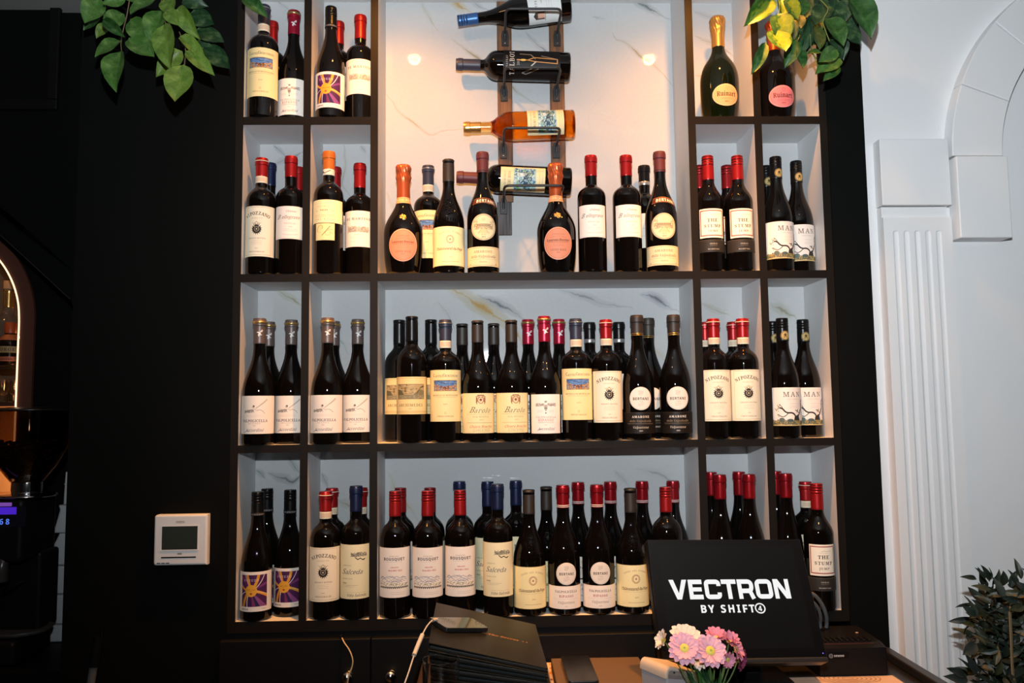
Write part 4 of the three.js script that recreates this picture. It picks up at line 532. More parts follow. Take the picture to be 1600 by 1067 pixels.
LYING.forEach(([kind, a, b], i) => {
  const k = KINDS[kind], ang = Math.atan2(a[1] - b[1], b[0] - a[0]), up = new THREE.Vector3(a[0] - b[0], a[1] - b[1], 0).normalize();
  const t = bottle(kind, b, k.d, undefined);
  t.rotation.set(0, 0, Math.PI / 2 - ang, 'XYZ');
  t.name = numbered('lying_bottle'); used.wine_bottle--;
  const xl = PLATES[i][0], xr = xl + (i === 3 ? 0.1475 : 0.1425), rad = radiusAt(k.p), under = (x) => { const f = (x - b[0]) / (a[0] - b[0]); return b[1] + (a[1] - b[1]) * f - rad(Math.abs(x - b[0])) / Math.cos(ang); };
  const yw = Math.min(under(xl), under(xr)) - 0.0042, yb = yw - 0.021, y = yb + 0.012, zf = i === 3 ? 0.16 : 0.145;
  const P = (x, yy, z) => [x, yy, z];
  obj('wire_loop', [tube([P(xl, yb, 0.0135), P(xl, yb + 0.017, 0.018), P(xl, yb + 0.021, 0.035), P(xl, yb + 0.021, 0.09), P(xl, yb + 0.021, zf - 0.02), P(xl + 0.006, yb + 0.021, zf - 0.003), P(xl + 0.02, yb + 0.021, zf), P((xl + xr) / 2, yb + 0.021, zf), P(xr - 0.02, yb + 0.021, zf), P(xr - 0.006, yb + 0.021, zf - 0.003), P(xr, yb + 0.021, zf - 0.02), P(xr, yb + 0.021, 0.09), P(xr, yb + 0.021, 0.035), P(xr, yb + 0.017, 0.018), P(xr, yb, 0.0135)], 0.0034, 110, 8)], M.iron, rack);
  for (const x of [xl, xr]) {
    const s = new THREE.Shape(); s.moveTo(-0.0085, -0.022); s.lineTo(-0.0095, 0.006); s.lineTo(-0.0055, 0.02); s.lineTo(0.0055, 0.02); s.lineTo(0.0095, 0.006); s.lineTo(0.0085, -0.022); s.closePath();
    const g = new THREE.ExtrudeGeometry(s, { depth: 0.003, bevelEnabled: true, bevelSize: 0.0008, bevelThickness: 0.0008, bevelSegments: 1 }); g.translate(x, y - 0.004, 0.0088);
    const pl = obj('hook_plate', g, M.iron, rack);
    const sc = new THREE.SphereGeometry(0.0024, 10, 8); sc.translate(x, y - 0.02, 0.0126); obj('screw', sc, M.chrome, pl);
  }
});

// ---------------------------------------------------------------- base cabinet, knobs
{
  const c = thing('base_cabinet', 'black base cabinet with flat doors and chrome knobs under the wine shelf', 'cabinet', [0, 0, 0]);
  obj('carcass', bx(-0.6262, 0.8, 0, 0.9748, -0.16, -0.0005), M.black, c);
  const E = [-0.6385, -0.2862, -0.2838, 0.0686, 0.071, 0.4236, 0.426, 0.7786];
  for (let i = 0; i < 4; i++) {
    const x0 = E[i * 2], x1 = E[i * 2 + 1], g = rbx(x1 - x0, 0.862, 0.018, 0.0025, (x0 + x1) / 2, 0.5305, 0.0095), d = obj('cabinet_door', g, M.door, c);
    if (i > 1) continue;
    const kx = i % 2 ? x0 + 0.0475 : x1 - 0.0505, k = lathe([[0, 0.03], [0.006, 0.0295], [0.0118, 0.025], [0.0138, 0.019], [0.0125, 0.0125], [0.008, 0.008], [0.0065, 0.0035], [0.0095, 0.001], [0.0095, 0]].reverse(), 28);
    k.rotateX(Math.PI / 2); k.translate(kx, 0.879, 0.0185); obj('knob', k, M.chrome, d);
  }
}

// ---------------------------------------------------------------- right wall: fluted pilaster and arch
{
  const t = new THREE.Group(); t.name = 'trim_1'; t.userData.kind = 'structure'; scene.add(t);
  const ev = new Evaluator(); ev.attributes = ['position', 'normal'];
  let body = new Brush(new THREE.BoxGeometry(0.175, 1.966, 0.032).translate(1.0825, 0.983, -0.004)); body.updateMatrixWorld();
  const X0 = [1.0255, 1.0525, 1.08, 1.1075, 1.135];
  for (const x of X0) {
    const c = new Brush(mergeGroove(x)); c.updateMatrixWorld(); body = ev.evaluate(body, c, SUBTRACTION);
  }
  function mergeGroove(x) {   // a round-ended channel: one lathed capsule, so that the cut stays watertight
    const R = 0.0085, top = 1.925, pts = [[0, -0.05]]; pts.push([R, -0.05], [R, top]); for (let i = 1; i <= 8; i++) pts.push([R * Math.cos(i * Math.PI / 16), top + R * Math.sin(i * Math.PI / 16)]);
    const g = new THREE.LatheGeometry(pts.map(([r, y]) => new THREE.Vector2(Math.max(r, 0), y)), 24); g.scale(1, 1, 1.0); g.translate(x, 0, 0.016); return g;
  }
  const geo = body.geometry; obj('fluted_shaft', toCreasedNormals(geo, 0.6), M.wall, t);
  obj('neck_band', bx(0.995, 1.163, 1.966, 1.994, -0.02, 0.004), M.wall, t);
  obj('capital_block', rbx(0.177, 0.171, 0.036, 0.002, 1.082, 2.082, -0.0019), M.wall, t);
  obj('back_board', bx(1.163, 1.177, 0, 1.994, -0.02, -0.006), M.wall, t);
  // arch of separate voussoirs
  const a = new THREE.Group(); a.name = 'trim_2'; a.userData.kind = 'structure'; scene.add(a);
  const cx = 1.712, cy = 2.121, Ro = 0.54, Ri = 0.41, step = 20.4 * Math.PI / 180, gap = 0.0022;
  for (let i = 0; i < 4; i++) {
    const s = new THREE.Shape(), a0 = Math.PI - i * step - gap, a1 = Math.PI - (i + 1) * step + gap; s.absarc(cx, cy, Ro, a0, a1, true); s.absarc(cx, cy, Ri, a1, a0, false); s.closePath();
    const g = new THREE.ExtrudeGeometry(s, { depth: 0.036, bevelEnabled: true, bevelSize: 0.002, bevelThickness: 0.003, bevelSegments: 2, bevelOffset: -0.002, curveSegments: 20 }); g.translate(0.006, 0, -0.0196); obj('voussoir', g, M.wall, a);
  }
  obj('impost_block', rbx(0.132, 0.209, 0.052, 0.003, 1.245, 2.013, 0.0061), M.wall, a);
}
{
  const t = thing('wall_display', 'dark flat panel cut off by the right photo edge on the white wall', 'panel', [1.4729, 1.7415, -0.0195]);
  obj('casing', rbx(0.2, 0.17, 0.03, 0.006, 0, 0, 0.0155), M.plastic, t); obj('screen_glass', bx(-0.09, 0.09, -0.075, 0.075, 0.031, 0.0325), mat(0.006, 0.008, 0.01, 0.1), t);
}

// ---------------------------------------------------------------- thermostat
{
  const p = [-0.7314, 1.1982, 0], t = thing('thermostat', 'white wall thermostat with grey display on black panel', 'thermostat', [p[0], p[1], 0.0005]);
  const s = new THREE.Shape(), w = 0.0625, h = 0.059, r = 0.008; s.moveTo(-w + r, -h); s.lineTo(w, -h); s.lineTo(w, h); s.lineTo(-w + r, h); s.quadraticCurveTo(-w, h, -w, h - r); s.lineTo(-w, -h + r); s.quadraticCurveTo(-w, -h, -w + r, -h);
  obj('casing', new THREE.ExtrudeGeometry(s, { depth: 0.012, bevelEnabled: true, bevelSize: 0.005, bevelThickness: 0.006, bevelSegments: 4, bevelOffset: -0.005 }), M.white2, t).position.z = 0.006;
  obj('display', bx(-0.043, 0.04, -0.022, 0.032, 0.0235, 0.0248), mat(0.03, 0.04, 0.036, 0.25), t);
  obj('display_rim', [bx(-0.046, 0.043, 0.032, 0.0345, 0.023, 0.0246), bx(-0.046, 0.043, -0.0245, -0.022, 0.023, 0.0252), bx(-0.046, -0.043, -0.022, 0.032, 0.023, 0.0246), bx(0.04, 0.043, -0.022, 0.032, 0.023, 0.0246)], M.white2, t);
  obj('slot', bx(-0.044, 0.037, -0.0415, -0.0385, 0.0236, 0.0245), M.black, t);
  const c = canvas(128, 40), g = c.getContext('2d'); g.fillStyle = '#d8d8d6'; g.fillRect(0, 0, 128, 40); g.fillStyle = '#5a5654'; g.font = 'bold 26px serif'; g.textAlign = 'center'; g.fillText('FUJITSU', 64, 29);
  obj('maker_mark', bx(-0.012, 0.01, 0.0385, 0.0455, 0.0236, 0.0242), mat(1, 1, 1, 0.5, { map: tex(c) }), t);
  obj('button_mark', bx(-0.006, 0.004, -0.034, -0.0295, 0.0236, 0.0242), mat(0.3, 0.3, 0.3, 0.5), t);
  for (let i = 0; i < 3; i++) obj('indicator', bx(-0.054 + i * 0.0105, -0.0455 + i * 0.0105, -0.0545, -0.052, 0.0226, 0.0241), mat(0.05, 0.09, 0.14, 0.4), t);
}

// ---------------------------------------------------------------- leaves
function leafGeo(bend, fold, shape, n = 8) {
  return sheetGeo(4, n, (u, t) => { const w = shape(t), x = (u - 0.5) * 2 * w; return [x, t, -bend * t * t + fold * Math.abs(x) * 2 + 0.02 * Math.sin(t * 9 + u * 5), u, t]; });
}
function sheetGeo(nu, nv, at) {
  const p = [], uv = [], ix = [];
  for (let j = 0; j <= nv; j++) for (let i = 0; i <= nu; i++) { const [x, y, z, u, v] = at(i / nu, j / nv); p.push(x, y, z); uv.push(u, v); }
  for (let j = 0; j < nv; j++) for (let i = 0; i < nu; i++) { const a = j * (nu + 1) + i; ix.push(a, a + 1, a + nu + 2, a, a + nu + 2, a + nu + 1); }
  const g = new THREE.BufferGeometry(); g.setAttribute('position', new THREE.Float32BufferAttribute(p, 3)); g.setAttribute('uv', new THREE.Float32BufferAttribute(uv, 2)); g.setIndex(ix); g.computeVertexNormals(); return g;
}
const ovate = (t) => 0.5 * Math.pow(Math.max(0, Math.sin(Math.PI * Math.pow(t, 0.84))), 0.78) * (t > 0.82 ? 1 - (t - 0.82) * 1.6 : 1) + 0.004;
const lance = (t) => 0.5 * Math.pow(Math.sin(Math.PI * Math.pow(t, 0.85)), 0.9) + 0.01;
const petalShape = (t) => 0.5 * (t < 0.75 ? 0.45 + 0.75 * t : 1.012 * Math.sqrt(Math.max(0.03, 1 - ((t - 0.75) / 0.25) ** 2)));
function leafTex(base, vein, blotch) {
  const c = canvas(128, 192), g = c.getContext('2d'); g.fillStyle = base; g.fillRect(0, 0, 128, 192);
  for (let i = 0; i < 90; i++) { g.fillStyle = `rgba(${rnd() < 0.5 ? '255,255,180' : '0,20,0'},${rnd(0.02, 0.08)})`; g.beginPath(); g.ellipse(rnd(0, 128), rnd(0, 192), rnd(4, 22), rnd(8, 40), rnd(0, 3), 0, 7); g.fill(); }
  if (blotch) {   // a variegated leaf: yellow spreading from one side of the midrib
    for (let k = 0; k < 26; k++) { const x = rnd(18, 62), y = rnd(28, 150), r = rnd(14, 30), q = g.createRadialGradient(x, y, 0, x, y, r); q.addColorStop(0, blotch); q.addColorStop(0.55, blotch); q.addColorStop(1, 'rgba(140,150,20,0)'); g.fillStyle = q; g.fillRect(x - r, y - r, 2 * r, 2 * r); }
    for (let k = 0; k < 8; k++) { const x = rnd(66, 92), y = rnd(40, 120), r = rnd(6, 16), q = g.createRadialGradient(x, y, 0, x, y, r); q.addColorStop(0, blotch); q.addColorStop(1, 'rgba(140,150,20,0)'); g.fillStyle = q; g.fillRect(x - r, y - r, 2 * r, 2 * r); }
  }
  g.strokeStyle = vein; g.lineWidth = 2.2; g.beginPath(); g.moveTo(64, 192); g.lineTo(64, 0); g.stroke(); g.lineWidth = 0.9; for (let y = 180; y > 20; y -= 17) for (const s of [-1, 1]) { g.beginPath(); g.moveTo(64, y); g.quadraticCurveTo(64 + s * 30, y - 14, 64 + s * 60, y - 36); g.stroke(); }
  return phys(1, 1, 1, 0.42, { map: tex(c), side: THREE.DoubleSide });
}
const LEAF = { green: leafTex('#3c6626', '#577c3e'), lime: leafTex('#547324', '#6e883e'), dark: leafTex('#12321a', '#224828'), deep: leafTex('#1f4a1a', '#38642e'), yellow: leafTex('#275017', '#5f7422', '#64781a'), olive: leafTex('#434f20', '#666c38') };
const SHAPES = [leafGeo(0.16, 0.1, ovate), leafGeo(0.28, 0.16, ovate), leafGeo(-0.08, 0.12, ovate)];
const LANCES = [leafGeo(0.12, 0.07, lance, 9), leafGeo(0.28, 0.09, lance, 9)];
function leaf(parent, geo, m, a, b, width, facing, name = 'leaf') {
  const A = V(a), B = V(b), y = B.clone().sub(A), L = y.length(); y.normalize();
  const z = V(facing).addScaledVector(y, -V(facing).dot(y)).normalize(), x = y.clone().cross(z);
  const o = obj(name, geo, m, parent); o.matrixAutoUpdate = true;
  new THREE.Matrix4().makeBasis(x, y, z).decompose(new THREE.Vector3(), o.quaternion, new THREE.Vector3());
  o.position.copy(A); o.scale.set(width, L, L);
  return o;
}
const face = () => [rnd(-0.45, 0.45), rnd(-0.15, 0.6), 1];
{
  const v = thing('hanging_plant', 'trailing vine with plain green leaves over the black panel left of shelf', 'plant');
  const list = [
    ['green', [-0.8917, 2.4539, 0.16], [-0.9096, 2.388, 0.19], 0.052], ['deep', [-0.9036, 2.4229, 0.13], [-0.9421, 2.396, 0.14], 0.032], ['green', [-0.8239, 2.4404, 0.18], [-0.8657, 2.4176, 0.2], 0.03], ['green', [-0.8305, 2.412, 0.17], [-0.8691, 2.3745, 0.19], 0.05], ['lime', [-0.879, 2.3993, 0.14], [-0.8992, 2.3679, 0.16], 0.03], ['deep', [-0.8584, 2.3796, 0.21], [-0.794, 2.3225, 0.23], 0.026],
    ['green', [-0.8266, 2.3385, 0.19], [-0.8786, 2.3008, 0.21], 0.05], ['green', [-0.8105, 2.3007, 0.22], [-0.8295, 2.2146, 0.24], 0.07], ['green', [-0.7545, 2.4437, 0.18], [-0.7947, 2.3857, 0.21], 0.062], ['green', [-0.8248, 2.4099, 0.15], [-0.7765, 2.3466, 0.17], 0.05], ['green', [-0.7435, 2.4214, 0.17], [-0.765, 2.3354, 0.2], 0.058], ['green', [-0.805, 2.3398, 0.2], [-0.7355, 2.2801, 0.22], 0.052],
    ['lime', [-0.7109, 2.361, 0.23], [-0.6991, 2.2522, 0.26], 0.058], ['lime', [-0.6954, 2.4136, 0.2], [-0.6536, 2.3394, 0.22], 0.04], ['lime', [-0.7384, 2.4506, 0.17], [-0.7076, 2.3991, 0.19], 0.042], ['lime', [-0.721, 2.406, 0.2], [-0.6909, 2.366, 0.22], 0.034], ['dark', [-0.7237, 2.4714, 0.11], [-0.6642, 2.4648, 0.12], 0.036], ['dark', [-0.7088, 2.4481, 0.1], [-0.6426, 2.413, 0.11], 0.048], ['dark', [-0.6988, 2.4036, 0.1], [-0.6239, 2.3831, 0.11], 0.054],
    ['lime', [-0.691, 2.3445, 0.2], [-0.6271, 2.2891, 0.22], 0.032], ['dark', [-0.6738, 2.3656, 0.1], [-0.6012, 2.297, 0.12], 0.05], ['lime', [-0.6736, 2.3055, 0.21], [-0.6046, 2.2494, 0.23], 0.036], ['lime', [-0.6962, 2.3239, 0.17], [-0.7474, 2.2637, 0.19], 0.046], ['lime', [-0.6694, 2.2654, 0.23], [-0.6763, 2.1687, 0.25], 0.064], ['green', [-0.756, 2.3607, 0.15], [-0.7687, 2.3299, 0.16], 0.026], ['deep', [-0.582, 2.4931, 0.1], [-0.5254, 2.443, 0.12], 0.036],
    ['green', [-0.7998, 2.4795, 0.13], [-0.8514, 2.4646, 0.14], 0.04], ['deep', [-0.7837, 2.3859, 0.12], [-0.8008, 2.4044, 0.13], 0.04], ['dark', [-0.6958, 2.3766, 0.09], [-0.6556, 2.3625, 0.1], 0.04],
  ];
  list.forEach(([m, a, b, w], i) => leaf(v, SHAPES[i % 3], LEAF[m], a, b, w * 0.98, face()));
  for (const [p, r] of [[[[-0.8277, 2.4656, 0.15], [-0.8279, 2.4202, 0.16], [-0.831, 2.3769, 0.17], [-0.8265, 2.3355, 0.19], [-0.8152, 2.3053, 0.21]], 0.0014], [[[-0.7612, 2.4711, 0.14], [-0.7478, 2.4327, 0.16], [-0.7247, 2.3789, 0.2], [-0.7106, 2.36, 0.22]], 0.0014], [[[-0.7084, 2.3744, 0.16], [-0.6899, 2.3404, 0.18], [-0.6774, 2.3101, 0.2], [-0.6718, 2.2669, 0.22]], 0.0013], [[[-0.8924, 2.4654, 0.15], [-0.8896, 2.4354, 0.16], [-0.8802, 2.4108, 0.16]], 0.0014], [[[-0.7016, 2.3941, 0.1], [-0.689, 2.3719, 0.1], [-0.6737, 2.3625, 0.1]], 0.0012], [[[-0.5852, 2.5059, 0.1], [-0.5804, 2.4899, 0.1]], 0.0014]]) obj('stem', tube(p, r, 12, 6), M.stem, v);
}
{
  const v = thing('hanging_plant', 'trailing vine with yellow-blotched leaves hanging over the top right compartment', 'plant');
  const list = [
    ['yellow', [0.6751, 2.4566, 0.17], [0.6123, 2.3865, 0.2], 0.05], ['yellow', [0.688, 2.4513, 0.18], [0.6869, 2.3821, 0.2], 0.026], ['yellow', [0.6966, 2.4376, 0.2], [0.7181, 2.3843, 0.22], 0.046], ['yellow', [0.6718, 2.3954, 0.21], [0.6785, 2.323, 0.24], 0.056], ['yellow', [0.6547, 2.3523, 0.22], [0.6687, 2.2826, 0.25], 0.06], ['deep', [0.6556, 2.3471, 0.17], [0.6221, 2.2699, 0.18], 0.03], ['deep', [0.7354, 2.363, 0.15], [0.7105, 2.2988, 0.16], 0.04], ['deep', [0.745, 2.3519, 0.14], [0.7461, 2.2892, 0.15], 0.034],
    ['dark', [0.7378, 2.4236, 0.13], [0.7363, 2.3678, 0.14], 0.026], ['dark', [0.7776, 2.4282, 0.14], [0.7434, 2.3176, 0.16], 0.042], ['dark', [0.8131, 2.4486, 0.15], [0.7726, 2.3816, 0.17], 0.048], ['olive', [0.7787, 2.3928, 0.16], [0.7859, 2.3302, 0.18], 0.044], ['deep', [0.7966, 2.3985, 0.18], [0.8317, 2.3361, 0.21], 0.058], ['dark', [0.8417, 2.4699, 0.14], [0.8208, 2.4137, 0.15], 0.036], ['dark', [0.8508, 2.4614, 0.15], [0.8561, 2.4072, 0.16], 0.046], ['deep', [0.852, 2.4465, 0.19], [0.8979, 2.3542, 0.22], 0.074],
    ['dark', [0.7826, 2.4287, 0.12], [0.7607, 2.3664, 0.133], 0.046], ['dark', [0.863, 2.4319, 0.13], [0.8618, 2.3816, 0.138], 0.042], ['dark', [0.8674, 2.4697, 0.11], [0.8191, 2.4122, 0.121], 0.047], ['deep', [0.772, 2.4193, 0.09], [0.7737, 2.364, 0.104], 0.044], ['dark', [0.8466, 2.3951, 0.11], [0.8634, 2.3301, 0.122], 0.051], ['dark', [0.7793, 2.4583, 0.1], [0.7292, 2.4182, 0.115], 0.048], ['dark', [0.8602, 2.4434, 0.12], [0.8883, 2.394, 0.129], 0.045], ['dark', [0.8557, 2.4029, 0.14], [0.8943, 2.356, 0.152], 0.047], ['deep', [0.7936, 2.4288, 0.12], [0.7915, 2.3782, 0.135], 0.041], ['dark', [0.7551, 2.3885, 0.13], [0.7846, 2.359, 0.142], 0.050], ['dark', [0.7565, 2.4415, 0.12], [0.742, 2.3923, 0.132], 0.042], ['dark', [0.8355, 2.4373, 0.1], [0.8639, 2.398, 0.114], 0.041], ['deep', [0.7661, 2.4273, 0.11], [0.7241, 2.3939, 0.122], 0.038], ['dark', [0.7519, 2.3869, 0.13], [0.7193, 2.3187, 0.147], 0.042], ['deep', [0.8729, 2.4569, 0.1], [0.9055, 2.4096, 0.107], 0.043], ['deep', [0.8454, 2.4628, 0.12], [0.8124, 2.3976, 0.128], 0.036], ['dark', [0.8044, 2.424, 0.12], [0.7518, 2.3849, 0.134], 0.046], ['dark', [0.8047, 2.46, 0.1], [0.837, 2.4131, 0.116], 0.036], ['deep', [0.7642, 2.4192, 0.11], [0.7942, 2.383, 0.125], 0.039], ['dark', [0.7711, 2.3997, 0.13], [0.7943, 2.3579, 0.141], 0.048],
    ['dark', [0.817, 2.3631, 0.15], [0.8473, 2.3177, 0.16], 0.048], ['green', [0.8097, 2.3148, 0.2], [0.7474, 2.2678, 0.23], 0.036], ['green', [0.827, 2.3024, 0.18], [0.7599, 2.2631, 0.21], 0.042], ['deep', [0.8233, 2.2914, 0.17], [0.7888, 2.2534, 0.19], 0.032], ['yellow', [0.7794, 2.3132, 0.19], [0.7347, 2.2979, 0.21], 0.018], ['dark', [0.7818, 2.4836, 0.12], [0.7693, 2.4301, 0.13], 0.05], ['deep', [0.7534, 2.4611, 0.15], [0.7571, 2.4243, 0.16], 0.04], ['dark', [0.8103, 2.4869, 0.12], [0.8096, 2.4238, 0.13], 0.055], ['dark', [0.905, 2.4904, 0.12], [0.885, 2.4336, 0.13], 0.05], ['dark', [0.7736, 2.4176, 0.11], [0.776, 2.3485, 0.12], 0.05], ['dark', [0.8297, 2.3805, 0.1], [0.8388, 2.3275, 0.11], 0.045],
  ];
  list.forEach(([m, a, b, w], i) => leaf(v, SHAPES[(i + 1) % 3], LEAF[m], a, b, w * 0.98, face()));
  for (const [p, r] of [[[[0.7807, 2.4516, 0.18], [0.7936, 2.4276, 0.19], [0.7946, 2.41, 0.2], [0.7859, 2.3904, 0.19], [0.7908, 2.3656, 0.19], [0.7988, 2.341, 0.19]], 0.0014], [[[0.7628, 2.366, 0.17], [0.7598, 2.3209, 0.18], [0.761, 2.304, 0.19], [0.7646, 2.275, 0.2]], 0.0013], [[[0.748, 2.3163, 0.19], [0.7583, 2.3101, 0.19], [0.7624, 2.2933, 0.2]], 0.0013], [[[0.6845, 2.4629, 0.17], [0.685, 2.4304, 0.19], [0.6747, 2.3923, 0.21]], 0.0013], [[[0.6741, 2.3974, 0.2], [0.6635, 2.3739, 0.21], [0.6546, 2.3507, 0.22]], 0.0012]]) obj('stem', tube(p, r, 16, 6), M.greenStem, v);
}
{
  const v = thing('potted_shrub', 'dense dark green shrub with narrow leaves at the lower right corner', 'plant', [1.0477, 0.8655, 0.32]);
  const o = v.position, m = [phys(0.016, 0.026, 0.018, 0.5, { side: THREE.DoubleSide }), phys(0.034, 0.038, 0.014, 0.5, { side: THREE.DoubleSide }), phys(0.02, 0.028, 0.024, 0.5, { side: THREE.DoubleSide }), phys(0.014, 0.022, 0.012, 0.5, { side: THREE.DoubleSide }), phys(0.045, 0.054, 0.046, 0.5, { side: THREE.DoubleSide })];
  const rel = (p) => [p[0] - o.x, p[1] - o.y, p[2] - o.z];
  const put = (a, b, w, k) => leaf(v, LANCES[Math.floor(rnd(0, 2))], m[k], a, b, w, [rnd(-0.6, 0.6), rnd(0, 0.7), 1]);
  for (let i = 0; i < 282; i++) {
    const x = rnd(-0.066, 0.06), y = 0.262 - 0.36 * Math.pow(rnd(), 1.1), z = rnd(-0.07, 0.07), ph = rnd(-2.6, 2.6), el = rnd(-0.35, 1.2), L = rnd(0.032, 0.054);
    if (x < -0.045 && y > 0.17) continue;
    if (x < -0.052 + 0.012 * Math.sin(y * 40) && y > 0.1) continue;
    put([x, y, z], [x + Math.sin(ph) * Math.cos(el) * L, y + Math.sin(el) * L, z + Math.cos(ph) * Math.cos(el) * L * 0.7], L * rnd(0.27, 0.36), [0, 0, 1, 2, 2, 3, 3, 3, 4][Math.floor(rnd(0, 9))]);
  }
  for (const [a, b, w] of [[[0.9996, 1.1428, 0.34], [0.9817, 1.1666, 0.35], 0.01], [[1.0101, 1.1413, 0.34], [1.0091, 1.1649, 0.35], 0.007], [[1.0602, 1.1459, 0.36], [1.0523, 1.185, 0.36], 0.012], [[1.054, 1.1322, 0.36], [1.0379, 1.1651, 0.36], 0.013], [[1.0121, 1.1312, 0.34], [1.0216, 1.1558, 0.35], 0.01], [[1.0358, 1.1307, 0.34], [1.0324, 1.1594, 0.35], 0.016], [[0.9622, 1.0766, 0.36], [0.9379, 1.0969, 0.37], 0.016], [[0.9645, 1.0716, 0.36], [0.9541, 1.1153, 0.36], 0.013], [[0.9494, 1.0281, 0.38], [0.9124, 1.0153, 0.4], 0.022], [[0.9459, 0.9698, 0.38], [0.9185, 1.0128, 0.4], 0.016], [[0.9229, 0.9679, 0.38], [0.8843, 0.9871, 0.4], 0.014], [[0.9275, 0.9605, 0.38], [0.881, 0.9729, 0.4], 0.018], [[0.947, 0.9714, 0.37], [0.916, 1.002, 0.38], 0.008]]) put(rel(a), rel(b), w, [0, 3, 2, 4][Math.floor(rnd(0, 4))]);
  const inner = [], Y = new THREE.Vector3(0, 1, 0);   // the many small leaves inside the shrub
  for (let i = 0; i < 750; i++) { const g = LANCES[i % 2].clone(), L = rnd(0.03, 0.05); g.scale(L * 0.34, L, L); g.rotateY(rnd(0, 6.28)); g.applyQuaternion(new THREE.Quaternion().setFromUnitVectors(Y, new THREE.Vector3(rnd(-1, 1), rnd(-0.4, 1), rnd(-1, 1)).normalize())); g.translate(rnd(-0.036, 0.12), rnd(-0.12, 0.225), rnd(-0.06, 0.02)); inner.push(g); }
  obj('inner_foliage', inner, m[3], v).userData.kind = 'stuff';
  for (let i = 0; i < 12; i++) { const x = rnd(-0.03, 0.12), z = rnd(-0.06, 0.06); obj('stem', tube([[0.075 + x * 0.2, -0.18, z * 0.4], [x * 0.8, 0.02, z], [x, rnd(0.15, 0.23), z]], 0.002, 8, 5), M.stem, v); }
  obj('pot', lathe([[0, -0.79], [0.06, -0.79], [0.066, -0.785], [0.085, -0.2], [0.088, -0.16], [0.08, -0.16], [0.077, -0.2], [0, -0.2]], 32).translate(0.075, 0, 0), mat(0.03, 0.03, 0.032, 0.6), v);
  obj('soil', new THREE.CylinderGeometry(0.0765, 0.0765, 0.012, 24).translate(0.075, -0.185, 0), mat(0.03, 0.02, 0.012, 0.95), v);
}

// ---------------------------------------------------------------- counter in front of the shelf
const CY = 0.9;
{
  const c = thing('counter', 'black service counter with raised edges standing against the base cabinet', 'counter');
  obj('worktop', rbx(1.11, 0.035, 1.0, 0.003, 0.395, CY - 0.0175, 0.522), mat(0.012, 0.01, 0.009, 0.35), c);
  obj('raised_edge', rbx(0.026, 0.022, 1.0, 0.004, -0.147, CY + 0.0105, 0.522), mat(0.05, 0.03, 0.02, 0.4), c);
  obj('raised_edge', rbx(0.026, 0.02, 1.0, 0.004, 0.937, CY + 0.0095, 0.522), mat(0.014, 0.012, 0.011, 0.4), c);
  obj('counter_base', bx(-0.1, 0.9, 0, CY - 0.036, 0.05, 0.95), M.black, c);
}
const font = await new FontLoader().loadAsync('fonts/droid/droid_serif_bold.typeface.json');
// menus: a leaning stack, thick spines on the left
{
  const N = 13, C = [-0.009, 0.272], turn = 0.02, w = 0.222, d = 0.305;
  for (let i = 0; i < N; i++) {
    const t = thing('menu', i === N - 1 ? 'topmost black menu with gold lettering, a phone lying on its cover' : i === 0 ? 'lowest black menu of the stack, resting on the counter' : `black menu in the leaning stack, ${['', 'second', 'third', 'fourth', 'fifth', 'sixth', 'seventh', 'eighth', 'ninth', 'tenth', 'eleventh', 'twelfth'][i]} from the bottom`, 'menu', [C[0], CY + 0.0008, C[1] + (i < N - 1 ? rnd(-0.007, 0.004) : 0)], turn + (i < N - 1 ? rnd(-0.006, 0.006) : 0), 'stacked black menus');
    const yl = (k) => k * 0.01275, yr = (k) => k * 0.00865, tk = 0.0026;
    const plate = (l0, r0, th, x0 = -w / 2, x1 = w / 2) => { const s = new THREE.Shape(), f = (x) => l0 + (r0 - l0) * (x + w / 2) / w; s.moveTo(x0, f(x0)); s.lineTo(x1, f(x1)); s.lineTo(x1, f(x1) + th); s.lineTo(x0, f(x0) + th); s.closePath(); const g = new THREE.ExtrudeGeometry(s, { depth: d - 0.001, bevelEnabled: true, bevelSize: 0.0004, bevelThickness: 0.0004, bevelSegments: 1, bevelOffset: -0.0004 }); g.translate(0, 0, -d / 2 + 0.0005); return g; };
    const cov = M.menuCover ||= phys(0.0085, 0.0082, 0.0062, 0.42, { specularIntensity: 0.6 }), pg = M.menuPage ||= mat(0.02, 0.026, 0.03, 0.35);
    obj('back_cover', plate(yl(i) + 0.0003, yr(i) + 0.0003, tk), cov, t);
    obj('pages', plate(yl(i) + tk + 0.0006, yr(i) + tk + 0.0006, 0.0024, -w / 2 + 0.002, w / 2 - 0.004), pg, t);
    obj('front_cover', plate(yl(i + 1) - tk - 0.0006, yr(i + 1) - tk - 0.0006, tk), cov, t);
    const sp = tube([[-w / 2 + 0.0005, yl(i) + 0.0016, d / 2 - 0.001], [-w / 2 + 0.0005, yl(i) + 0.0016, -d / 2 + 0.001]], 0.0012, 2, 8), s2 = sp.clone().translate(0, 0.0085, 0);
    obj('spine', [sp, s2, bx(-w / 2 - 0.0007, -w / 2 + 0.0003, yl(i) + 0.0016, yl(i) + 0.0101, -d / 2 + 0.001, d / 2 - 0.001)], cov, t);
    if (i === N - 1) {
      const a = Math.atan2(yl(N) - yr(N), w), q = new TextGeometry('—The Secret  • •', { font, size: 0.0088, depth: 0.0002, curveSegments: 4 }); q.applyMatrix4(new THREE.Matrix4().set(1, 0.3, 0, 0, 0, 1, 0, 0, 0, 0, 1, 0, 0, 0, 0, 1)); q.rotateX(-Math.PI / 2); q.rotateZ(-a);
      q.translate(-0.012, yl(N) - (yl(N) - yr(N)) / w * (-0.012 + w / 2) - 0.0004, 0.014); obj('lettering', q, mat(0.42, 0.2, 0.05, 0.4), t);
    }
  }
}
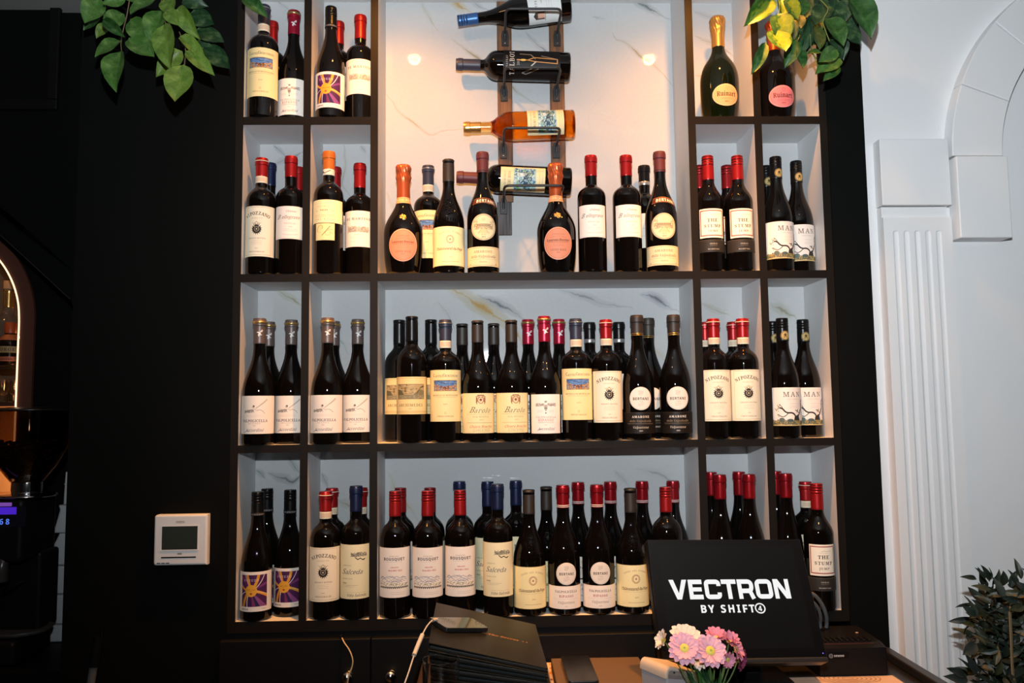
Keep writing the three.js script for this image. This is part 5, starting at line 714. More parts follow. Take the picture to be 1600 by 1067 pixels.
// phones and their cable
function phone(label, corners, th, screenMat) {   // corners: far left, far right, near right, near left of the top face
  const [a, b, c, e] = corners.map(V), ctr = a.clone().add(b).add(c).add(e).multiplyScalar(0.25), x = b.clone().sub(a).normalize(), z0 = e.clone().sub(a), y = z0.clone().cross(x).normalize(), z = x.clone().cross(y), w = (a.distanceTo(b) + e.distanceTo(c)) / 2, l = (a.distanceTo(e) + b.distanceTo(c)) / 2;
  const t = thing('mobile_phone', label, 'phone'); t.position.copy(ctr).addScaledVector(y, -th + 0.0004); t.quaternion.setFromRotationMatrix(new THREE.Matrix4().makeBasis(x, y, z));
  const s = new THREE.Shape(), r = 0.009, hw = w / 2, hl = l / 2; s.moveTo(-hw + r, -hl); s.lineTo(hw - r, -hl); s.quadraticCurveTo(hw, -hl, hw, -hl + r); s.lineTo(hw, hl - r); s.quadraticCurveTo(hw, hl, hw - r, hl); s.lineTo(-hw + r, hl); s.quadraticCurveTo(-hw, hl, -hw, hl - r); s.lineTo(-hw, -hl + r); s.quadraticCurveTo(-hw, -hl, -hw + r, -hl);
  const body = new THREE.ExtrudeGeometry(s, { depth: th - 0.003, bevelEnabled: true, bevelSize: 0.0012, bevelThickness: 0.0012, bevelSegments: 2, bevelOffset: -0.0012 }); body.rotateX(-Math.PI / 2); body.translate(0, 0.0014, 0); obj('phone_case', body, mat(0.02, 0.021, 0.024, 0.3, { metalness: 0.4 }), t);
  const g = new THREE.ExtrudeGeometry(s, { depth: 0.0005, bevelEnabled: false }); g.scale(0.95, 0.975, 1); g.rotateX(-Math.PI / 2); g.translate(0, th - 0.0006, 0); obj('screen_glass', g, screenMat, t);
  return t;
}
phone('phone lying on the topmost black menu, plugged into a white cable', [[-0.0528, 1.06, 0.2128], [-0.0124, 1.0503, 0.2645], [-0.0777, 1.066, 0.351], [-0.1204, 1.0762, 0.3045]], 0.009, phys(0.06, 0.08, 0.08, 0.06, { ior: 1.6 }));
phone('black phone lying face up on the tan folder', [[0.1449, 0.942, 0.1163], [0.2084, 0.942, 0.116], [0.2286, 0.942, 0.2787], [0.1669, 0.942, 0.29]], 0.0105, phys(0.006, 0.006, 0.007, 0.25));
{
  const t = thing('charging_cable', 'thin white cable with an inline adapter running from the phone on the menus', 'cable');
  const wm = mat(0.62, 0.58, 0.52, 0.5);
  obj('cord', tube([[-0.113, 1.0795, 0.322], [-0.119, 1.081, 0.338], [-0.127, 1.077, 0.37], [-0.1335, 1.067, 0.4], [-0.142, 1.05, 0.44], [-0.152, 1.022, 0.49], [-0.168, 0.985, 0.52], [-0.185, 0.93, 0.53], [-0.2, 0.8, 0.54], [-0.2, 0.5, 0.54]], 0.0014, 60, 8), wm, t);
  obj('plug', tube([[-0.1095, 1.0775, 0.3135], [-0.113, 1.0795, 0.322], [-0.117, 1.081, 0.333]], 0.0034, 8, 10), wm, t);
  obj('inline_adapter', tube([[-0.132, 1.07, 0.392], [-0.1375, 1.0595, 0.418], [-0.143, 1.048, 0.444]], 0.0042, 8, 12), wm, t);
}
{
  const t = thing('tumbler', 'tall clear drinking glass standing before the stack of menus', 'glass', [-0.0915, CY + 0.0005, 0.478]);
  obj('glass_wall', lathe([[0, 0], [0.028, 0], [0.031, 0.002], [0.0335, 0.15], [0.0332, 0.151], [0.0312, 0.15], [0.0283, 0.014], [0.025, 0.011], [0, 0.011]], 48), M.clear, t);
}
// paper mats, folder
{
  const c = canvas(512, 384), g = c.getContext('2d'); g.fillStyle = '#dcbfa8'; g.fillRect(0, 0, 512, 384);
  const leafAt = (x, y, s, col) => { g.fillStyle = col; g.beginPath(); for (let i = 0; i < 10; i++) { const a = i / 10 * 6.283, r = s * (i % 2 ? 0.5 : 1); g.lineTo(x + Math.cos(a) * r, y + Math.sin(a) * r); } g.closePath(); g.fill(); };
  for (const [x, y, s, col] of [[30, 20, 20, '#e08a2a'], [60, 14, 12, '#7d6a2a'], [95, 10, 10, '#5d5a2a'], [22, 60, 14, '#c9672a'], [14, 110, 18, '#e08a2a'], [10, 170, 12, '#8a4a22'], [8, 240, 14, '#e8a03a']]) leafAt(x, y, s, col);
  g.strokeStyle = 'rgba(122,88,60,0.8)'; g.lineWidth = 3; for (let k = 0; k < 7; k++) { g.beginPath(); g.ellipse(345, 22, 18 + k * 15, 8 + k * 7, 0.05, 0, 7); g.stroke(); } g.strokeStyle = 'rgba(140,100,70,0.35)'; for (let k = 0; k < 30; k++) { g.beginPath(); g.moveTo(0, k * 13); g.bezierCurveTo(150, k * 13 + rnd(-8, 8), 340, k * 13 + rnd(-8, 8), 512, k * 13); g.stroke(); }
  g.strokeStyle = '#6a6a6c'; g.lineWidth = 5; g.strokeRect(2, 2, 508, 380);
  const m = mat(1, 1, 1, 0.6, { map: tex(c) });
  for (const [x0, x1, z0, z1, label] of [[0.555, 0.885, 0.168, 0.42, 'printed paper mat with wood rings in front of the receipt printer'], [0.127, 0.333, 0.03, 0.3, 'printed paper mat with orange leaves under the tan folder']]) { const t = thing('placemat', label, 'placemat', [(x0 + x1) / 2, CY + 0.0004, (z0 + z1) / 2], 0, 'printed paper mats'); obj('paper_sheet', bx(-(x1 - x0) / 2, (x1 - x0) / 2, 0, 0.0016, -(z1 - z0) / 2, (z1 - z0) / 2), m, t); }
  const f = thing('folder', 'tan leather-like folder under the black phone', 'folder', [0.2345, CY + 0.0025, 0.19], -0.01);
  const tan = mat(0.12, 0.078, 0.048, 0.5); obj('front_cover', rbx(0.2, 0.005, 0.2, 0.0024, 0, 0.0242, 0), tan, f); obj('sheets', rbx(0.194, 0.017, 0.192, 0.001, 0.001, 0.0132, 0), mat(0.5, 0.4, 0.3, 0.7), f); obj('back_cover', rbx(0.2, 0.0045, 0.2, 0.0022, 0, 0.0023, 0), tan, f); obj('spine', rbx(0.004, 0.026, 0.2, 0.0019, -0.0985, 0.0134, 0), tan, f);
}
// ---------------------------------------------------------------- till terminal
{
  const t = thing('till_terminal', 'black touch-screen till showing white lettering, tilted back on the counter', 'till', [0.515, CY, 0.2]);
  const head = new THREE.Group(); head.name = 'head'; t.add(head); head.position.set(0, 1.0915 - CY, 0.2435 - 0.2); head.rotation.order = 'YXZ'; head.rotation.set(-27.56 * Math.PI / 180, 4.31 * Math.PI / 180, -1.57 * Math.PI / 180);
  obj('housing', [rbx(0.35, 0.258, 0.03, 0.007, 0, 0, -0.0155), rbx(0.24, 0.17, 0.03, 0.012, 0, -0.01, -0.042)], M.plastic, head);
  obj('front_glass', rbx(0.346, 0.254, 0.003, 0.0014, 0, 0, 0.0005), phys(0.004, 0.004, 0.0045, 0.04), head);
  const scr = new THREE.PlaneGeometry(0.304, 0.216); scr.translate(0, 0.006, 0.0021);
  obj('screen', scr, phys(0.003, 0.003, 0.0034, 0.05, { emissive: new THREE.Color(1, 1, 1), emissiveMap: T.screen, emissiveIntensity: 0.92 }), head);
  obj('bottom_chin', rbx(0.348, 0.011, 0.036, 0.004, 0, -0.1255, -0.0125), mat(0.018, 0.018, 0.018, 0.35), head);
  const led = new THREE.CylinderGeometry(0.0011, 0.0011, 0.001, 10); led.rotateX(Math.PI / 2); led.translate(0.1665, -0.113, 0.0022); obj('power_light', led, mat(0.05, 0.05, 0.2, 0.4, { emissive: new THREE.Color(0.15, 0.12, 1), emissiveIntensity: 1.5 }), head);
  obj('stand_neck', rbx(0.14, 0.16, 0.05, 0.01, 0, 0.09, -0.025), M.plastic, t);
  obj('stand_base', rbx(0.24, 0.022, 0.14, 0.008, 0, 0.0115, -0.01), M.plastic, t);
}
{
  const t = thing('receipt_printer', 'black receipt printer with ribbed top beside the till', 'printer', [0.797, CY + 0.0003, 0.0975]);
  const s = new THREE.Shape(); s.moveTo(-0.075, 0); s.lineTo(0.07, 0); s.lineTo(0.075, 0.006); s.lineTo(0.073, 0.062); s.lineTo(0.05, 0.068); s.lineTo(-0.055, 0.072); s.lineTo(-0.075, 0.07); s.closePath();
  const g = new THREE.ExtrudeGeometry(s, { depth: 0.146, bevelEnabled: true, bevelSize: 0.003, bevelThickness: 0.003, bevelSegments: 2, bevelOffset: -0.003 }); g.translate(0, 0, -0.073); g.rotateY(-Math.PI / 2); obj('casing', g, M.plastic, t);
  for (let i = 0; i < 9; i++) obj('rib', rbx(0.006, 0.007, 0.03, 0.0015, -0.05 + i * 0.0125, 0.069, 0.034), M.plastic, t);
  obj('paper_slot', bx(-0.055, 0.055, 0.0655, 0.067, 0.054, 0.0585), mat(0.05, 0.02, 0.015, 0.4), t);
  const p = new THREE.PlaneGeometry(0.046, 0.0115); p.translate(-0.034, 0.047, 0.0764); obj('maker_mark', p, phys(1, 1, 1, 0.4, { map: T.sewoo, specularIntensity: 0.3 }), t);
  obj('tab', rbx(0.006, 0.002, 0.004, 0.0008, 0.048, 0.0715, -0.01), mat(0.6, 0.35, 0.25, 0.5), t);
}
{
  const t = thing('cable_bundle', 'grey and brown cables looping up behind the till screen', 'cable');
  const g1 = mat(0.11, 0.11, 0.112, 0.5);
  obj('grey_cable', tube([[0.66, 1.02, 0.09], [0.7, 1.055, 0.085], [0.745, 1.06, 0.08], [0.772, 1.035, 0.07], [0.786, 1.005, 0.06], [0.791, 0.985, 0.05], [0.791, 0.974, 0.047]], 0.0045, 40, 8), g1, t);
  obj('grey_cable', tube([[0.66, 1.0, 0.1], [0.7, 1.043, 0.095], [0.738, 1.046, 0.09], [0.762, 1.024, 0.075], [0.772, 1.0, 0.062], [0.775, 0.985, 0.052], [0.775, 0.974, 0.05]], 0.004, 40, 8), g1, t);
  obj('brown_cable', tube([[0.715, 1.05, 0.05], [0.73, 1.035, 0.06], [0.75, 1.012, 0.065], [0.757, 0.994, 0.058], [0.757, 0.984, 0.055], [0.757, 0.974, 0.054]], 0.0035, 30, 8), mat(0.2, 0.09, 0.04, 0.5), t);
}
{
  const t = thing('thin_cable', 'thin cream cable hanging down in front of the left cabinet door knob', 'cable');
  obj('cord', tube([[-0.3506, 0.9684, 0.03], [-0.3419, 0.9608, 0.045], [-0.3282, 0.9461, 0.055], [-0.32, 0.9274, 0.06], [-0.3213, 0.9103, 0.06], [-0.3286, 0.8904, 0.06], [-0.3317, 0.8628, 0.058], [-0.3298, 0.7817, 0.05]], 0.0016, 40, 8), mat(0.55, 0.42, 0.24, 0.5), t);
  obj('clip', rbx(0.006, 0.008, 0.014, 0.002, ...[-0.3521, 0.9695, 0.026]), M.black, t);
}
// ---------------------------------------------------------------- card reader, flowers
{
  const t = thing('card_reader', 'pale grey card reader with a cream band left of the flowers', 'card reader', [0.347, CY + 0.0005, 0.36], 0.5);
  t.scale.y = 0.85;
  const s = new THREE.Shape(); s.moveTo(-0.036, 0); s.lineTo(0.036, 0); s.lineTo(0.039, 0.085); s.quadraticCurveTo(0.034, 0.1, 0.02, 0.105); s.lineTo(-0.03, 0.121); s.quadraticCurveTo(-0.04, 0.12, -0.041, 0.108); s.closePath();
  const g = new THREE.ExtrudeGeometry(s, { depth: 0.07, bevelEnabled: true, bevelSize: 0.004, bevelThickness: 0.004, bevelSegments: 3, bevelOffset: -0.004 }); g.translate(0, 0, -0.035); obj('body', g, mat(0.4, 0.38, 0.4, 0.45), t);
  const b = new THREE.Shape(); b.moveTo(-0.0425, 0.1); b.lineTo(0.041, 0.076); b.lineTo(0.041, 0.09); b.quadraticCurveTo(0.036, 0.104, 0.02, 0.1075); b.lineTo(-0.03, 0.1235); b.quadraticCurveTo(-0.043, 0.1225, -0.0425, 0.1);
  const bg = new THREE.ExtrudeGeometry(b, { depth: 0.074, bevelEnabled: true, bevelSize: 0.002, bevelThickness: 0.002, bevelSegments: 2, bevelOffset: -0.002 }); bg.translate(0, 0, -0.037); obj('cream_band', bg, mat(0.62, 0.52, 0.42, 0.45), t);
  const sc = new THREE.CylinderGeometry(0.0022, 0.0022, 0.001, 12); sc.rotateX(Math.PI / 2); sc.translate(-0.022, 0.11, 0.0395); obj('screw', sc, M.iron, t);
}
{
  const C = [0.402, CY + 0.0005, 0.455];
  const v = thing('flower_vase', 'small black round vase holding pink and cream daisies', 'vase', C);
  obj('vase_body', lathe([[0, 0], [0.026, 0], [0.03, 0.003], [0.043, 0.03], [0.046, 0.05], [0.042, 0.068], [0.037, 0.074], [0.0355, 0.0735], [0.04, 0.066], [0.0435, 0.05], [0.03, 0.008], [0, 0.006]], 40), phys(0.006, 0.006, 0.007, 0.12), v);
  const petMat = (c1, c2) => phys(1, 1, 1, 0.6, { side: THREE.DoubleSide, map: (() => { const c = canvas(32, 96), g = c.getContext('2d'), k = g.createLinearGradient(0, 96, 0, 0); k.addColorStop(0, c2); k.addColorStop(0.35, c1); k.addColorStop(1, c1); g.fillStyle = k; g.fillRect(0, 0, 32, 96); g.strokeStyle = 'rgba(255,255,255,.16)'; for (const x of [10, 16, 22]) { g.beginPath(); g.moveTo(x, 96); g.lineTo(x, 6); g.stroke(); } return tex(c); })() });
  const PM = { pink: petMat('#e4aec4', '#cf86a8'), cream: petMat('#efdccb', '#e6c9a8'), rose: petMat('#d98aa2', '#b04a72'), magenta: petMat('#8a3058', '#6a1e44') };
  const PG = [leafGeo(0.05, 0.07, petalShape, 9), leafGeo(0.16, 0.09, petalShape, 9)], eye = mat(0.62, 0.6, 0.12, 0.7), eyeIn = mat(0.3, 0.42, 0.06, 0.7);
  function daisy(label, kind, pos, dir, R, n, cup) {
    const t = thing('daisy', label, 'flower', C, 0, 'daisies in the black vase'), q = new THREE.Quaternion().setFromUnitVectors(new THREE.Vector3(0, 1, 0), V(dir).normalize());
    const f = new THREE.Group(); f.name = 'flower_head'; t.add(f); f.position.set(pos[0] - C[0], pos[1] - C[1], pos[2] - C[2]); f.quaternion.copy(q);
    for (let k = 0; k < 2; k++) for (let i = 0; i < n; i++) { const a = (i + k * 0.5) / n * 6.283 + rnd(-0.08, 0.08), el = cup + k * 0.22 + rnd(-0.06, 0.06), L = R * (k ? 0.82 : 1) * rnd(0.92, 1.04), d = [Math.cos(a) * Math.cos(el), Math.sin(el), Math.sin(a) * Math.cos(el)], b = d.map((x) => x * R * 0.16); leaf(f, PG[i % 2], PM[kind], b, b.map((x, j) => x + d[j] * L * 0.86), R * 0.36, [-Math.cos(a) * Math.sin(el), Math.cos(el), -Math.sin(a) * Math.sin(el)], 'petal'); }
    const e = new THREE.SphereGeometry(R * 0.3, 20, 10); e.scale(1, 0.42, 1); e.translate(0, R * 0.1, 0); obj('flower_centre', e, eye, f);
    const e2 = new THREE.SphereGeometry(R * 0.12, 14, 8); e2.scale(1, 0.5, 1); e2.translate(0, R * 0.175, 0); obj('green_eye', e2, eyeIn, f);
    const p = [pos[0] - C[0], pos[1] - C[1], pos[2] - C[2]]; obj('stem', tube([[p[0] - dir[0] * 0.003, p[1] - 0.004, p[2] - dir[2] * 0.003], [p[0] * 0.75, p[1] * 0.72 + 0.01, p[2] * 0.7], [p[0] * 0.3, 0.06, p[2] * 0.3], [p[0] * 0.12, 0.012, p[2] * 0.12]], 0.0014, 14, 6), M.greenStem, t);
  }
  daisy('large pale pink daisy, front left of the bouquet', 'pink', [0.3563, 1.0508, 0.45], [-0.1, 0.62, 0.8], 0.031, 16, 0.2);
  daisy('large pale pink daisy, front right of the bouquet', 'pink', [0.4025, 1.0467, 0.455], [0.12, 0.6, 0.8], 0.032, 16, 0.18);
  daisy('cream daisy seen from the side, leftmost of the bouquet', 'cream', [0.325, 1.0593, 0.425], [-0.9, 0.45, 0.25], 0.021, 12, 0.5);
  daisy('cream daisy behind the left pink one', 'cream', [0.3698, 1.054, 0.405], [0, 0.72, 0.6], 0.033, 14, 0.3);
  daisy('cream daisy low between the two pink ones', 'cream', [0.3833, 1.0288, 0.44], [0, 0.3, 1], 0.02, 12, 0.35);
  daisy('rose pink daisy, uppermost on the right of the bouquet', 'rose', [0.4461, 1.0548, 0.43], [0.2, 0.75, 0.5], 0.022, 11, 0.75);
  daisy('rose pink daisy opening outward, rightmost in the bouquet', 'rose', [0.4536, 1.0459, 0.44], [0.75, 0.4, 0.5], 0.024, 12, 0.35);
  daisy('dark magenta daisy low at the right of the bouquet', 'magenta', [0.4647, 1.0225, 0.425], [0.7, -0.1, 0.5], 0.022, 12, 0.4);
  daisy('rose pink daisy half hidden behind the right pink one', 'rose', [0.4236, 1.0595, 0.42], [0, 0.85, 0.4], 0.024, 12, 0.6);
  daisy('small rose daisy below the right pink one', 'rose', [0.4371, 1.0292, 0.445], [0.3, 0, 1], 0.017, 11, 0.45);
  for (let i = 0; i < 26; i++) { const a = rnd(0, 6.28), r = rnd(0.004, 0.028); leaf(v, LANCES[i % 2], [LEAF.dark, LEAF.deep][i % 2], [Math.cos(a) * r * 0.6, 0.06, Math.sin(a) * r * 0.6], [Math.cos(a) * r * 1.5 - 0.012, rnd(0.09, 0.125), Math.sin(a) * r + 0.01], rnd(0.006, 0.012), [rnd(-0.5, 0.5), 0.3, 1]); }
}
// ---------------------------------------------------------------- left bay: arched back bar, coffee grinder, napkins
{
  const cx = -1.686, cy = 1.778, Ri = 0.289, Ro = 0.329, bot = 1.24;
  const f = new THREE.Shape(); f.moveTo(-2.3, 0); f.lineTo(-1.012, 0); f.lineTo(-1.012, 2.66); f.lineTo(-2.3, 2.66); f.closePath();
  const hole = (R) => { const h = new THREE.Path(); h.moveTo(cx - R, bot); h.lineTo(cx - R, cy); h.absarc(cx, cy, R, Math.PI, 0, true); h.lineTo(cx + R, bot); h.closePath(); return h; };
  f.holes.push(hole(Ro - 0.004)); const fg = new THREE.ExtrudeGeometry(f, { depth: 0.04, bevelEnabled: false, curveSegments: 32 }); fg.translate(0, 0, -0.5); struct('wall_bay_front', fg, M.panel);
  const ring = new THREE.Shape(); ring.moveTo(cx - Ro, bot); ring.lineTo(cx - Ro, cy); ring.absarc(cx, cy, Ro, Math.PI, 0, true); ring.lineTo(cx + Ro, bot); ring.lineTo(cx + Ri, bot); ring.lineTo(cx + Ri, cy); ring.absarc(cx, cy, Ri, 0, Math.PI, false); ring.lineTo(cx - Ri, bot); ring.closePath();
  const t = thing('arched_niche', 'red-brown arched niche with a glowing light line and glass shelf at the left edge', 'niche');
  const rg = new THREE.ExtrudeGeometry(ring, { depth: 0.33, bevelEnabled: false, curveSegments: 32 }); rg.translate(0, 0, -0.78); obj('arch_lining', rg, mat(0.085, 0.022, 0.01, 0.7), t);
  obj('niche_back', bx(cx - Ro, cx + Ro, bot, cy + Ro, -0.8, -0.781), mat(0.16, 0.1, 0.06, 0.6), t);
  obj('glass_shelf', rbx(Ri * 2 - 0.002, 0.008, 0.26, 0.002, cx, 1.6445, -0.64), phys(0.8, 0.9, 0.86, 0.03, { transmission: 1, thickness: 0.008 }), t);
  obj('lower_shelf', bx(cx - Ri + 0.001, cx + Ri - 0.001, 1.522, 1.534, -0.77, -0.5), mat(0.05, 0.02, 0.01, 0.5), t);
  obj('niche_floor', bx(cx - Ri, cx + Ri, bot - 0.01, bot, -0.78, -0.46), mat(0.2, 0.08, 0.03, 0.5), t);
  const pts = []; for (let i = 0; i <= 8; i++) pts.push([cx + Ri - 0.003, bot + 0.01 + (cy - bot - 0.01) * i / 8, -0.4475]); for (let i = 1; i <= 16; i++) { const a = i / 16 * Math.PI; pts.push([cx + (Ri - 0.003) * Math.cos(a), cy + (Ri - 0.003) * Math.sin(a), -0.4475]); }
  obj('light_strip', tube(pts, 0.0024, 120, 6), mat(0.8, 0.5, 0.3, 0.5, { emissive: new THREE.Color().setRGB(1, 0.66, 0.42), emissiveIntensity: 1.7 }), t);
  for (const [x, y, z, k] of [[cx + Ri - 0.02, 1.33, -0.58, 1.2], [cx + Ri - 0.03, 1.58, -0.53, 0.03], [cx + Ri - 0.03, 1.75, -0.74, 0.035], [cx + 0.1, cy + 0.22, -0.52, 0.02]]) { const l = new THREE.PointLight(new THREE.Color().setRGB(1, 0.5, 0.18), k, 0, 2); l.position.set(x, y, z); l.castShadow = true; l.shadow.radius = 0.6; scene.add(l); }
}
{
  const back = (name, label, prof, x, y, z, gm, parts) => { const t = thing(name, label, 'bottle', [x, y, z]); const rad = radiusAt(prof); obj('bottle_body', lathe(prof, 36), gm, t); parts(t, rad); return t; };
  const whisky = phys(0.9, 0.7, 0.5, 0.04, { transmission: 0.85, thickness: 0.06, ior: 1.4, attenuationColor: new THREE.Color().setRGB(0.35, 0.1, 0.02), attenuationDistance: 0.03 });
  const pr = (w, h, bg, fn) => print(w, h, bg, fn), sy = 1.6492;
  back('spirit_bottle', 'brown spirit bottle with wooden stopper on the arched niche shelf', burgundy(0.04, 0.255, 0.13, 0.185, 0.0145), [-1.5469, 1.6765, -0.64][0], sy, -0.64, whisky, (t, rad) => { obj('stopper', lathe([[0.012, 0.25], [0.0165, 0.251], [0.0165, 0.276], [0.0155, 0.2775], [0, 0.2775]], 28), mat(0.5, 0.3, 0.14, 0.6), t); obj('gold_collar', sleeve(rad, 0.19, 0.246, 0.0012), M.goldFoil, t); });
  back('spirit_bottle', 'small clear bottle with gold cap at the right of the niche shelf', bordeaux(0.022, 0.16, 0.1, 0.13, 0.0125), [-1.5689, 1.6826, -0.735][0], sy, -0.735, phys(0.9, 0.75, 0.5, 0.04, { transmission: 0.9, thickness: 0.04, ior: 1.4 }), (t, rad) => { obj('gold_cap', lathe([[0.0135, 0.122], [0.0145, 0.124], [0.0145, 0.164], [0, 0.165]], 28), M.goldFoil, t); });
  back('spirit_bottle', 'dark squat bottle with a beige band label on the niche shelf', bordeaux(0.034, 0.13, 0.058, 0.1, 0.0145), [-1.4937, 1.6513, -0.565][0], sy, -0.565, M.brownGlass, (t, rad) => { obj('label', wrap(rad, 0.05 - 0.012, 0.05 + 0.008, 170, { nv: 4 }), pr(100, 20, '#a58c62', (P) => { P.t('THORGE', 0, 10, 13, '#3a2a1a', { bold: true, gap: 1.6 }); }), t); obj('lower_label', wrap(rad, 0.012, 0.026, 120, { nv: 3 }), pr(70, 14, '#b86a4a', (P) => P.lines(0, [5, 9], 50, '#4a1a10', 1.2)), t); obj('cap', lathe([[0.0155, 0.1], [0.0165, 0.102], [0.0165, 0.134], [0, 0.135]], 28), mat(0.5, 0.08, 0.02, 0.4), t); const rd = radiusAt(bordeaux(0.034, 0.13, 0.058, 0.1, 0.0145)); obj('neck_label', sleeve(rd, 0.078, 0.096, 0.0008), mat(0.62, 0.16, 0.05, 0.5), t); });
  for (const [px, label] of [[4, 'left of two stemless glasses on the lower niche shelf'], [21, 'right of two stemless glasses on the lower niche shelf']]) { const t = thing('tumbler', label, 'glass', [[-1.5302, 1.5528, -0.6][0] + (px - 4) * 0.0021, 1.5342, -0.6], 0, 'glasses in the arched niche'); obj('glass_wall', lathe([[0, 0], [0.012, 0], [0.014, 0.003], [0.0165, 0.075], [0.0158, 0.075], [0.013, 0.006], [0, 0.005]], 28), M.clear, t); }
}
{
  struct('wall_bay_counter', bx(-2.3, -1.0125, 0, 0.889, -0.46, -0.02), M.black);
  const s = new THREE.Shape(), p = [[-1.3763, 2.0031, -0.3], [-1.1744, 1.8175, -0.3], [-1.1609, 1.783, -0.3]]; s.moveTo(-2.2, p[0][1] + 0.75); s.lineTo(p[0][0], p[0][1]); s.lineTo(p[1][0], p[1][1]); s.lineTo(p[2][0], p[2][1]); s.lineTo(-1.0125, p[2][1]); s.lineTo(-1.0125, 2.655); s.lineTo(-2.2, 2.655); s.closePath();
  const g = new THREE.ExtrudeGeometry(s, { depth: 0.02, bevelEnabled: true, bevelSize: 0.002, bevelThickness: 0.002, bevelSegments: 1, bevelOffset: -0.002 }); g.translate(0, 0, -0.32); struct('wall_bay_soffit', g, M.panel);
  struct('trim_3', tube([[p[0][0] - 0.5, p[0][1] + 0.45, -0.2972], [p[0][0], p[0][1] + 0.001, -0.2972], [p[1][0], p[1][1] + 0.001, -0.2972]], 0.0009, 24, 6), phys(0.05, 0.04, 0.036, 0.5, { specularIntensity: 0.3 }));
  const t = thing('picture_frame', 'black frame with a dark panel high on the left wall', 'frame', [0, 0, -0.297]); const q = [[-1.5676, 2.8411, -0.29], [-1.2217, 2.8428, -0.29], [-1.2054, 2.3613, -0.29], [-1.5455, 2.3617, -0.29]], x0 = q[0][0], x1 = q[1][0], y1 = q[0][1], y0 = q[2][1], fm = phys(0.005, 0.005, 0.005, 0.5, { specularIntensity: 0.3 });
  for (const r of [[x0, x1, y0, y0 + 0.03], [x0, x1, y1 - 0.03, y1], [x0, x0 + 0.03, y0 + 0.03, y1 - 0.03], [x1 - 0.03, x1, y0 + 0.03, y1 - 0.03]]) obj('frame_bar', rbx(r[1] - r[0], r[3] - r[2], 0.016, 0.004, (r[0] + r[1]) / 2, (r[2] + r[3]) / 2, 0.0085), fm, t);
  obj('inner_panel', bx(x0 + 0.03, x1 - 0.03, y0 + 0.03, y1 - 0.03, 0.0005, 0.004), M.panel, t);
}
{
  const t = thing('coffee_grinder', 'black coffee grinder with smoky bean hopper and purple display', 'grinder', [-1.182, 0.8895, -0.135]);
  const Y0 = 0.8895, hop = [[0.036, 1.326 - Y0], [0.04, 1.33 - Y0], [0.07, 1.372 - Y0], [0.09, 1.412 - Y0], [0.096, 1.455 - Y0], [0.097, 1.508 - Y0]];
  obj('hopper', lathe([...hop, ...hop.slice().reverse().map(([r, y]) => [r - 0.0025, y + 0.0004])], 56), M.smoke, t);
  obj('lid', lathe([[0, 0.628], [0.05, 0.6265], [0.098, 0.622], [0.1, 0.619], [0.0975, 0.6165], [0, 0.6165]], 48), mat(0.012, 0.011, 0.01, 0.25), t);
  const bean = new THREE.SphereGeometry(0.0065, 10, 7); bean.scale(1, 0.62, 0.72); const list = []; let n = 0;
  while (n < 420) { const y = 1.334 - Y0 + rnd(0, 0.096), R = (() => { for (let i = 0; i + 1 < hop.length; i++) if (y <= hop[i + 1][1]) { const k = (y - hop[i][1]) / (hop[i + 1][1] - hop[i][1]); return hop[i][0] + (hop[i + 1][0] - hop[i][0]) * k; } return 0.096; })() - 0.011, a = rnd(0, 6.28), r = y > 1.334 - Y0 + 0.086 ? R * Math.sqrt(rnd()) : R; const b = bean.clone(); b.rotateX(rnd(0, 3)); b.rotateY(rnd(0, 3)); b.rotateZ(rnd(0, 3)); b.translate(r * Math.cos(a), y, r * Math.sin(a)); list.push(b); n++; }
  list.push(lathe([[0, 0.445], [0.028, 0.446], [0.055, 0.484], [0.074, 0.522], [0.074, 0.53], [0, 0.53]], 24));
  obj('coffee_beans', list, mat(0.022, 0.011, 0.006, 0.4), t).userData.kind = 'stuff';
  obj('chrome_collar', lathe([[0.034, 0.411], [0.0355, 0.413], [0.0355, 0.435], [0.034, 0.438]], 40), M.chrome, t);
  obj('chrome_plate', lathe([[0, 0.4], [0.068, 0.4], [0.07, 0.403], [0.068, 0.407], [0.036, 0.411], [0, 0.411]], 48), M.chrome, t);
  obj('grinder_body', [rbx(0.15, 0.155, 0.16, 0.014, -0.043, 0.322, -0.01), rbx(0.12, 0.2, 0.09, 0.01, -0.02, 0.16, -0.05), rbx(0.15, 0.06, 0.17, 0.012, -0.043, 0.032, 0)], M.plastic, t);
  const c = canvas(256, 128), g = c.getContext('2d'); g.fillStyle = '#000'; g.fillRect(0, 0, 256, 128); g.fillStyle = '#4a22c8'; g.fillRect(0, 4, 196, 46); g.fillStyle = '#5a86ff'; g.font = 'bold 48px sans-serif'; g.fillText('0 6 8', 52, 112);
  const d = new THREE.PlaneGeometry(0.1, 0.05); d.translate(-0.0096, 0.358, 0.0708); obj('display', d, mat(0.01, 0.01, 0.02, 0.3, { emissive: new THREE.Color(1, 1, 1), emissiveMap: tex(c), emissiveIntensity: 0.85 }), t);
  obj('light_strip', rbx(0.12, 0.009, 0.004, 0.0015, -0.055, 0.388, 0.0715), mat(0.1, 0.05, 0.2, 0.4, { emissive: new THREE.Color().setRGB(0.28, 0.1, 0.55), emissiveIntensity: 0.55 }), t);
  obj('spout', tube([[-0.02, 0.26, 0.05], [-0.02, 0.235, 0.06], [-0.02, 0.2, 0.06]], 0.016, 10, 14), mat(0.03, 0.03, 0.032, 0.25), t);
  obj('holder_fork', [tube([[-0.05, 0.19, 0.02], [-0.045, 0.185, 0.09]], 0.004, 4, 8), tube([[0.01, 0.19, 0.02], [0.005, 0.185, 0.09]], 0.004, 4, 8)], M.chrome, t);
